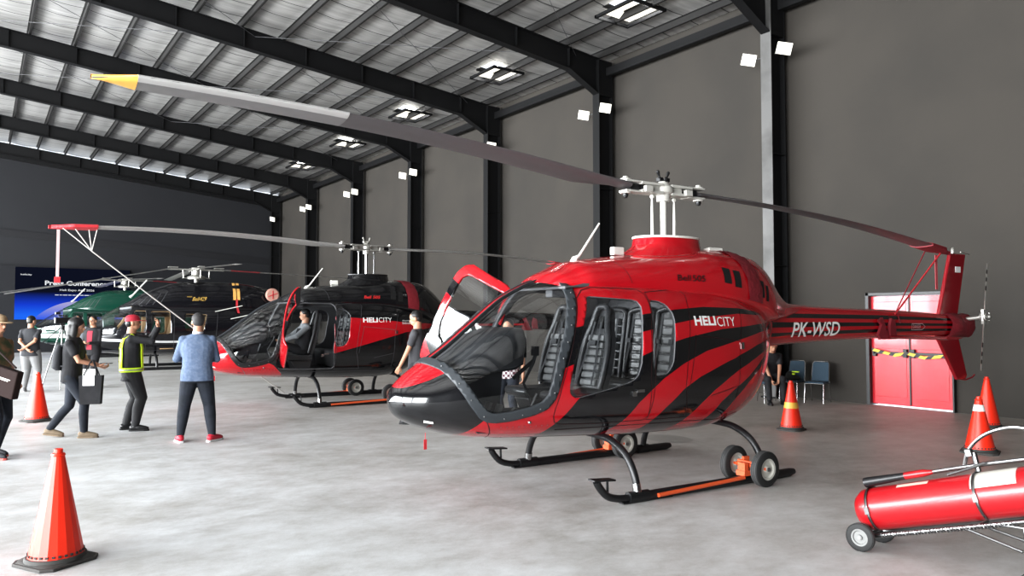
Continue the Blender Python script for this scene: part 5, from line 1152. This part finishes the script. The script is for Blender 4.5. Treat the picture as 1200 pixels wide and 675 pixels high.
    # shoes
    for i, (hip, kn, an) in enumerate(Lg):
        f = feet[i]; s = (-1, 1)[i]; yaw = f[3] if len(f) > 3 else -s * .12; pitch = f[4] if len(f) > 4 else 0
        fd = Vector((-math.sin(yaw), math.cos(yaw), 0)); zz = an.z - .085 * k; up_ = Vector((0, 0, 1)); dv = (fd - up_ * pitch * 4).normalized(); sd_ = Vector((fd.y, -fd.x, 0)); u2 = sd_.cross(dv).normalized()
        b0 = an - up_ * .083 * k - fd * .0; b0 = Vector((an.x, an.y, zz))
        Q = lambda a, b_, c: b0 + fd * 0 + dv * a * k + sd_ * b_ * k + u2 * c * k
        up2 = MB(); limb(up2, [Q(-.035, 0, .055), Q(.06, 0, .05), Q(.135, 0, .040), Q(.165, 0, .036)], [.044 * k, .044 * k, .036 * k, .028 * k]); limb(up2, [Q(-.01, 0, .06), an + (kn - an) * .06], [.046 * k, .044 * k])
        sc_ = merge(up2, 'shoe', o.get('shoe', M['blackm']), t, .009 * k, 2)
        so = MB(); ol = [(-.082, -.025), (-.06, -.036), (.05, -.042), (.13, -.046), (.18, -.030), (.198, 0), (.18, .030), (.13, .046), (.05, .042), (-.06, .036), (-.082, .025)]
        so.prism(ol, lambda p: Q(p[0], p[1], .0), lambda p: Q(p[0], p[1], .024)); so.build('sole', o.get('sole', M['rubber']), sc_, smooth=False, bevel=.004)
    # hair / headwear
    hr = MB()
    if o.get('hair', 'short') == 'short':
        hr.ell(HP(0, -.016, .045), (.084 * k, .095 * k, .085 * k), 18, 12, rot=Hd); hr.ell(HP(0, -.045, .0), (.074 * k, .060 * k, .075 * k), 16, 10, rot=Hd)
    elif o['hair'] == 'long':
        hr.ell(HP(0, -.02, .045), (.096 * k, .108 * k, .095 * k), 18, 12, rot=Hd); hr.ell(HP(0, -.055, -.06), (.105 * k, .075 * k, .15 * k), 18, 12, rot=Hd)
        for s in (-1, 1): hr.ell(HP(s * .075, -.01, -.07), (.036 * k, .055 * k, .13 * k), 12, 10, rot=Hd); hr.ell(HP(s * .07, -.05, -.17), (.045 * k, .05 * k, .07 * k), 10, 8, rot=Hd)
    elif o['hair'] == 'back': hr.ell(HP(0, -.045, .0), (.076 * k, .060 * k, .07 * k), 16, 10, rot=Hd)
    if hr.v: merge(hr, 'hair', o.get('haircol', M['hair']), t, .009 * k, 1)
    if 'cap' in o:
        c = MB(); n = 20
        prof = [(.091, .030), (.094, .055), (.088, .085), (.068, .112), (.035, .126), (0, .130)]
        for r_, z_ in prof:
            for q in range(n): a = 2 * math.pi * q / n; c.v.append(HP(r_ * .92 * math.cos(a), -.004 + r_ * 1.12 * math.sin(a), z_))
        for i in range(len(prof) - 1):
            for q in range(n): c.f.append((i * n + q, i * n + (q + 1) % n, (i + 1) * n + (q + 1) % n, (i + 1) * n + q)); c.m.append(0)
        cp = c.build('cap', o['cap'], t); br = MB(); pl = [(.085 * math.cos(a), .075 + .115 * math.sin(a)) for a in np.linspace(-.25, math.pi + .25, 14)]
        br.prism(pl, lambda p: HP(p[0], p[1], .030 - .12 * max(0, p[1] - .1)), lambda p: HP(p[0], p[1], .040 - .12 * max(0, p[1] - .1))); br.build('cap_brim', o['cap'], cp, bevel=.002)
    return t, U, HP, A_, tor, k, sh_ob
def band(tor, k, U, zs, w, inf, seg=(0, 1), n=26):
    pass
def F_(cx, cd):
    """heading whose local +y faces the direction (right, away) as seen from the photographer's spot"""
    wx = math.cos(YAW) * cx + math.sin(YAW) * cd; wy = -math.sin(YAW) * cx + math.cos(YAW) * cd; return math.atan2(-wx, wy)
denim = mat('dark_denim', (.006, .009, .015), .85, var=(9, (.012, .016, .026))); denimb = mat('black_jeans', (.012, .014, .019), .8); blk = mat('black_cloth', (.011, .011, .013), .85, var=(8, (.017, .017, .02)))
shirtb = mat('blue_grey_shirt', (.085, .12, .19), .85, var=(30, (.12, .155, .225)), bump=(12, .5)); greyp = mat('grey_trousers', (.20, .20, .20), .85); tanm = mat('tan_suede', (.16, .12, .08), .8)
redsh = mat('red_sneaker', (.45, .02, .04), .5); solw = mat('white_sole', (.6, .6, .6), .5); capr = mat('dark_red_cap', (.35, .012, .03), .7); capt = mat('tan_cap', (.36, .26, .16), .8)
camo = mat('camouflage_shirt', (.05, .07, .03), .85, var=(14, (.20, .10, .05))); dkgrey = mat('charcoal_cloth', (.025, .026, .03), .8)
# man in blue shirt, looking down at what he holds
person('man in blue long-sleeved shirt, black jeans and red sneakers, seen from behind', 2.46, 10.83, F_(-.35, .93), 1.74, ((-.20, .04, 0, .30), (.20, -.02, 0, -.75)), ((-.16, .30, .17, .3, -.2, 1), (.12, .28, .15, -.3, -.2, 1)), 0, .12, -.2,
       dict(trousers=denim, shirt=shirtb, sleeve=.86, shoe=redsh, sole=solw, belt=M['blackm'], hair='short', haircol=mat('grey_black_hair', (.03, .028, .028), .7), collar=mat('shirt_collar', (.5, .55, .62), .7), hem=-.04, bz=-.055), poles=((-.75, -.6, -.9), (.75, -.6, -.9)), fat=1.16)
# man with hi-vis vest taking a picture
pm = person('man in red cap and yellow hi-vis vest taking a photo with raised hands', 1.90, 12.5, F_(.9, .5), 1.72, ((-.11, -.06, 0, .1), (.11, .06, 0, -.25)), ((-.07, .36, .63, .3, -.9, .3, .2, .1, 1), (.10, .36, .60, -.3, -.9, .2, -.2, .1, 1)), -.02, 0, .05,
       dict(trousers=mat('charcoal_trousers', (.016, .016, .018), .8), loose=1.12, shirt=blk, sleeve=1., cap=capr, hair='back', hem=-.12), poles=((-.8, .2, -1), (.8, .2, -1)), fat=1.10)
t, U, HP, A_, tor, k, sho = pm
def shell_pt(ang, z, inf=.03):
    """point on the vest: ang 0 = right side, pi/2 = front"""
    zs = [q[0] for q in TT]; rx = np.interp(z, zs, [q[1] for q in TT]) + inf; ry = np.interp(z, zs, [q[2] for q in TT]) + inf
    c, s = math.cos(ang), math.sin(ang); return U(rx * math.copysign(abs(c) ** .85, c), ry * math.copysign(abs(s) ** .85, s), z)
TT = [(-.10, .165, .116), (-.02, .185, .13), (.10, .165, .130), (.20, .165, .121), (.33, .187, .127), (.44, .182, .10), (.50, .127, .075), (.54, .09, .06)]
v = MB(); n = 30
v.add([shell_pt(2 * math.pi * q / n, z, .036) for q in range(n) for z in (-.04, .025)], [(2 * q, (2 * q + 2) % (2 * n), (2 * q + 3) % (2 * n), 2 * q + 1) for q in range(n)])
for sgn in (-1, 1):
    pts = []; wv = .046
    for z in (.08, .2, .3, .38, .44): pts.append((sgn, z, -1))
    vs = []
    for z in (.0, .12, .24, .32, .40, .46):   # back straps
        for d_ in (-wv, wv): a = -math.pi / 2 + sgn * .42 + d_ * 6 * sgn; vs.append(shell_pt(a, z, .036 if z < .44 else .03))
    for z in (.535, .46, .40, .32, .24, .12, .0):   # over the shoulder and down the front
        for d_ in (-wv, wv): a = (math.pi / 2 - sgn * .42 - d_ * 6 * sgn); vs.append(shell_pt(a, z, .036 if z < .5 else .028) if z < .5 else U(sgn * (.10 + d_), 0, .532))
    v.add(vs, [(2 * q, 2 * q + 2, 2 * q + 3, 2 * q + 1) for q in range(len(vs) // 2 - 1)])
v.add([shell_pt(-math.pi / 2 + a, z, .037) for a in (-.42, -.2, 0, .2, .42) for z in (.32, .40)], [(2 * q, 2 * q + 2, 2 * q + 3, 2 * q + 1) for q in range(4)])
vo = v.build('safety_vest', M['hivis'], t); so = vo.modifiers.new('t', 'SOLIDIFY'); so.thickness = .008
g = MB(); g.add([shell_pt(2 * math.pi * q / n, z, .042) for q in range(n) for z in (-.018, .004)], [(2 * q, (2 * q + 2) % (2 * n), (2 * q + 3) % (2 * n), 2 * q + 1) for q in range(n)]); g.build('silver_stripe', mat('silver_tape', (.30, .33, .2), .3), vo)
ph = MB(); ph.box((0, .42, 0), (.15, .012, .075)); cpo = ph.build('phone', M['blackm'], None, smooth=False, bevel=.003); wp = (A_[0][2] + A_[1][2]) / 2 + Vector((0, .035, .09)); a_ = t.rotation_euler[2]
cpo.location = (t.location.x + math.cos(a_) * wp.x - math.sin(a_) * (wp.y - .42), t.location.y + math.sin(a_) * wp.x + math.cos(a_) * (wp.y - .42), wp.z); cpo.rotation_euler = (0, 0, a_); tag(cpo, 'black phone held up by the man in the hi-vis vest', 'phone')
# walking woman with long hair, tote bag and backpack
pw = person('woman with long black hair, black shirt and tan shoes, walking and holding her phone', 1.10, 12.25, F_(1, .22), 1.70, ((-.07, -.30, .03, 0, .035), (.08, .20, 0, 0)), ((-.10, .34, .13, .3, -.2, 1), (.08, .36, .15, -.3, -.2, 1)), .05, 0, -.12,
       dict(trousers=denim, shirt=blk, sleeve=.36, shoe=tanm, sole=tanm, hair='long', hem=-.04), poles=((-.5, -.6, -.8), (.5, -.6, -.8)), fat=.98, hipz=.90)
t, U, HP, A_, tor, k, sho = pw
bp = MB(); oval(bp, [(U(0, -.155, .06), .11, .05), (U(0, -.18, .10), .14, .075), (U(0, -.18, .30), .135, .07), (U(0, -.165, .42), .10, .045)]);
for s in (-1, 1): bp.tube([U(s * .09, -.13, .40), U(s * .10, -.03, .51), U(s * .10, .10, .42), U(s * .12, .11, .25), U(s * .14, -.02, .13), U(s * .10, -.12, .12)], .014, 6)
def world_of(mbx, t, name, m, lab, cat, **kw):
    o = mbx.build(name, m, None, **kw); o.location = t.location; o.rotation_euler = t.rotation_euler; return tag(o, lab, cat)
world_of(bp, t, 'backpack', dkgrey, 'small dark backpack on the back of the woman with long hair', 'backpack')
tb = MB(); w = (A_[1][2] + A_[1][1]) * .5; c = Vector((w.x + .03, w.y + .05, w.z - .36))
tb.prism([(-.13, -.21), (.13, -.21), (.15, .19), (-.15, .19)], lambda p: (c.x - .05, c.y + p[0], c.z + p[1]), lambda p: (c.x + .05, c.y + p[0], c.z + p[1]))
for s in (-.04, .04): tb.tube(bez([(c.x + s, c.y - .09, c.z + .19), (c.x + s * .5, c.y - .03, w.z - .02), (c.x + s * .5, c.y + .01, w.z + .045), (c.x + s * .5, c.y + .04, w.z - .02), (c.x + s, c.y + .09, c.z + .19)], 4), .008, 6)
world_of(tb, t, 'tote_bag', blk, 'black tote bag with white papers hanging from the arm of the walking woman', 'bag', smooth=False)
pp = MB(); pp.box((c.x + .0, c.y - .03, c.z + .20), (.03, .16, .16)); pp.box((c.x + .055, c.y - .02, c.z + .12), (.002, .15, .14)); world_of(pp, t, 'papers', M['lettering'], 'white papers sticking out of the black tote bag', 'papers', smooth=False)
ph = MB(); q = (A_[0][2] + A_[1][2]) / 2 + Vector((0, .09, .03)); ph.box(q, (.075, .15, .010)); world_of(ph, t, 'phone', M['blackm'], 'dark phone in the hands of the woman with long hair', 'phone', smooth=False)
# man cut by the left edge, tan cap, camouflage shirt, brown bag
pe = person('man in tan cap and camouflage shirt at the left edge with a brown bag', .19, 11.04, F_(1, -.25), 1.72, ((-.09, -.08, 0, 0), (.09, .10, 0, 0)), ((-.25, .05, -.02), (.25, .10, .02)), 0, 0, -.05,
       dict(trousers=denim, shirt=camo, sleeve=.45, shoe=dkgrey, sole=mat('coral_sole', (.6, .12, .1), .5), cap=capt, hair='back', hem=.05), fat=1.02)
t, U, HP, A_, tor, k, sho = pe
bg_ = MB(); c = Vector((.25, .42, .95)); brn = mat('dark_brown_leather', (.018, .009, .008), .85, spec=.2)
rb_ = Matrix.Rotation(R(-14), 3, 'X'); bg_.box(c, (.09, .40, .33), rot=rb_); bo = world_of(bg_, t, 'shoulder_bag', brn, 'dark brown rectangular bag carried by the man in the tan cap', 'bag', smooth=False, bevel=.012)
st_ = MB(); st_.tube([c + Vector((0, -.18, .15)), Vector((.17, .02, 1.42)), Vector((.12, .06, 1.46)), Vector((.18, .16, 1.36)), c + Vector((0, .16, .16))], .012, 6); st_.build('bag_strap', brn, bo)
zp = MB(); zp.box(c + Vector((.047, .0, .05)), (.004, .26, .008), rot=rb_); zp.box(c + Vector((.047, .0, .03)), (.004, .20, .006), rot=rb_); zp.build('zipper', M['greym'], bo, smooth=False)
# man with hands behind the back near the tripod
person('man in charcoal shirt and grey trousers with hands clasped behind his back', 1.0, 20.4, F_(-.2, 1), 1.72, ((-.12, 0, 0, .2), (.12, 0, 0, -.3)), ((.02, -.22, .05), (-.04, -.23, .08)), 0, -.5, -.05,
       dict(trousers=greyp, loose=1.15, shirt=dkgrey, sleeve=.40, shoe=greyp, sole=solw, hair='short', hem=-.05), poles=((-.7, -.6, -.3), (.7, -.6, -.3)), fat=1.1)
# man in jacket facing the camera
pj = person('man with glasses in black jacket over a red shirt, facing the camera', 2.28, 20.6, F_(-.1, -1), 1.72, hands=((-.10, .28, .16, .2, .2, 1), (.12, .26, .12, -.2, .2, 1)), turn=.1, o=dict(trousers=blk, shirt=blk, sleeve=1., shirtname='jacket', hair='short', hem=-.08), fat=1.06)
t, U, HP, A_, tor, k, sho = pj
v = MB(); TT2 = TT; v.add([shell_pt(math.pi / 2 + a, z, .020) for z in (.0, .12, .24, .36, .45) for a in (-.28, 0, .28)], [(3 * r_ + q, 3 * r_ + q + 1, 3 * r_ + 4 + q, 3 * r_ + 3 + q) for r_ in range(4) for q in range(2)]); v.build('red_shirt', mat('maroon_cloth', (.30, .02, .04), .8), t)
g = MB()
for s in (-1, 1): g.tube([HP(s * .030 + .022 * math.cos(a), .098, .005 + .016 * math.sin(a)) for a in np.linspace(0, 2 * math.pi, 13)], .0025, 5)
g.tube([HP(-.052, .096, .008), HP(-.08, 0, .012)], .002, 4); g.tube([HP(.052, .096, .008), HP(.08, 0, .012)], .002, 4); g.tube([HP(-.008, .1, .008), HP(.008, .1, .008)], .002, 4); g.build('glasses', M['blackm'], t)
person('person with dark hair mostly hidden behind the walking woman, near the green helicopter', 2.15, 22.6, F_(.3, -1), 1.74, o=dict(trousers=blk, shirt=mat('light_grey_shirt', (.3, .32, .35), .8), hair='short'))
# between the two Bell machines
person('man in grey t-shirt standing between the red nose and the black helicopter', 5.76, 10.64, F_(-1, .15), 1.79, ((-.10, .05), (.10, -.08)), ((-.24, .22, -.08), (.24, .10, -.06)), 0, .1, -.2, dict(trousers=denimb, shirt=mat('grey_tshirt', (.05, .05, .055), .85), sleeve=.36, hair='short', hem=0.))
plaid = mat('plaid_shirt', (.55, .53, .52), .8); nt = plaid.node_tree; tc = nt.nodes.new('ShaderNodeTexCoord'); ck = nt.nodes.new('ShaderNodeTexChecker'); ck.inputs['Scale'].default_value = 26; ck.inputs[1].default_value = (.5, .48, .48, 1); ck.inputs[2].default_value = (.09, .03, .045, 1); nt.links.new(tc.outputs['Object'], ck.inputs[0]); nt.links.new(ck.outputs[0], nt.nodes['Principled BSDF'].inputs['Base Color'])
person('man in checked shirt standing beyond the red helicopter, seen through its windscreen', 6.55, 9.2, F_(-.5, -1), 1.66, ((-.12, .0), (.12, 0)), ((-.28, .06, -.06), (.26, .16, -.04)), 0, .2, -.1, dict(trousers=denim, shirt=plaid, sleeve=.4, hair='short', hem=-.06))
# seated by the wall
person('man in black seated on a chair behind the red tail, leaning forward', 12.95, 9.15, R(232) - math.pi / 2, 1.70, ((-.14, .42), (.14, .46)), ((-.06, .42, .12), (.08, .42, .12)), .42, 0, -.3, dict(trousers=blk, shirt=blk, sleeve=.38, shoe=M['blackm'], hair='short'), sit=True, pelvis=(0, -.04, .52), poles=((-1, -.3, -.4), (1, -.3, -.4)))
# pilot sitting in the black helicopter, and a passenger's view of the cabin
pl_ = HL(HB, (1.34, .34, 0)); pz = person('man with cap sitting in the front seat of the black helicopter, grey sleeves', pl_.x, pl_.y, HB.rotation_euler[2] - math.pi / 2, 1.70, ((-.10, .66, .0), (.10, .66, .0)), ((-.12, .40, .16, .2, 0, 1), (.14, .40, .16, -.2, 0, 1)), -.10, -.3, -.15,
       dict(trousers=blk, shirt=mat('grey_sleeves', (.20, .21, .22), .8), sleeve=1., hair='short'), sit=True, pelvis=(0, .07, .33), poles=((-1, -.2, -.5), (1, -.2, -.5)), z=.735)
t, U, HP, A_, tor, k, sho = pz
v = MB(); n = 24; v.add([shell_pt(2 * math.pi * q / n, z, .022) for z in (.0, .12, .24, .34, .42) for q in range(n)], [(r_ * n + q, r_ * n + (q + 1) % n, (r_ + 1) * n + (q + 1) % n, (r_ + 1) * n + q) for r_ in range(4) for q in range(n)]); v.build('vest', blk, t)

# tripod with video camera
tp = thing('camera_tripod', 'silver legged tripod with video camera beside the man in charcoal shirt', 'tripod', (1.66, 20.9, 0))
for k_ in range(3):
    a = k_ * 2.094 + .4; l = MB(); l.tube([(.03 * math.cos(a), .03 * math.sin(a), 1.42), (.25 * math.cos(a), .25 * math.sin(a), .75), (.48 * math.cos(a), .48 * math.sin(a), 0)], [.017, .015, .012], 8); lg = l.build('leg', M['steel'], tp)
h = MB(); h.cyl((0, 0, 1.40), (0, 0, 1.50), .05, n=14); h.box((0, 0, 1.53), (.10, .14, .05)); h.tube([(0, 0, 1.5), (-.25, -.1, 1.25), (-.42, -.16, 1.1)], .010, 6); h.build('tripod_head', M['blackm'], tp)
vc = MB(); vc.box((1.66, 20.9, 1.63), (.34, .13, .14), rz=.2); vc.cyl((1.83, 20.93, 1.64), (1.95, 20.96, 1.64), .06, n=16); vc.box((1.66, 20.9, 1.74), (.2, .03, .03), rz=.2); vc.box((1.55, 20.88, 1.80), (.10, .10, .06), rz=.2); vc.tube([(1.6, 20.89, 1.69), (1.62, 20.89, 1.77)], .012, 6)
tag(vc.build('video_camera', M['blackm'], smooth=False, bevel=.008), 'black video camera mounted on the silver tripod', 'camera')
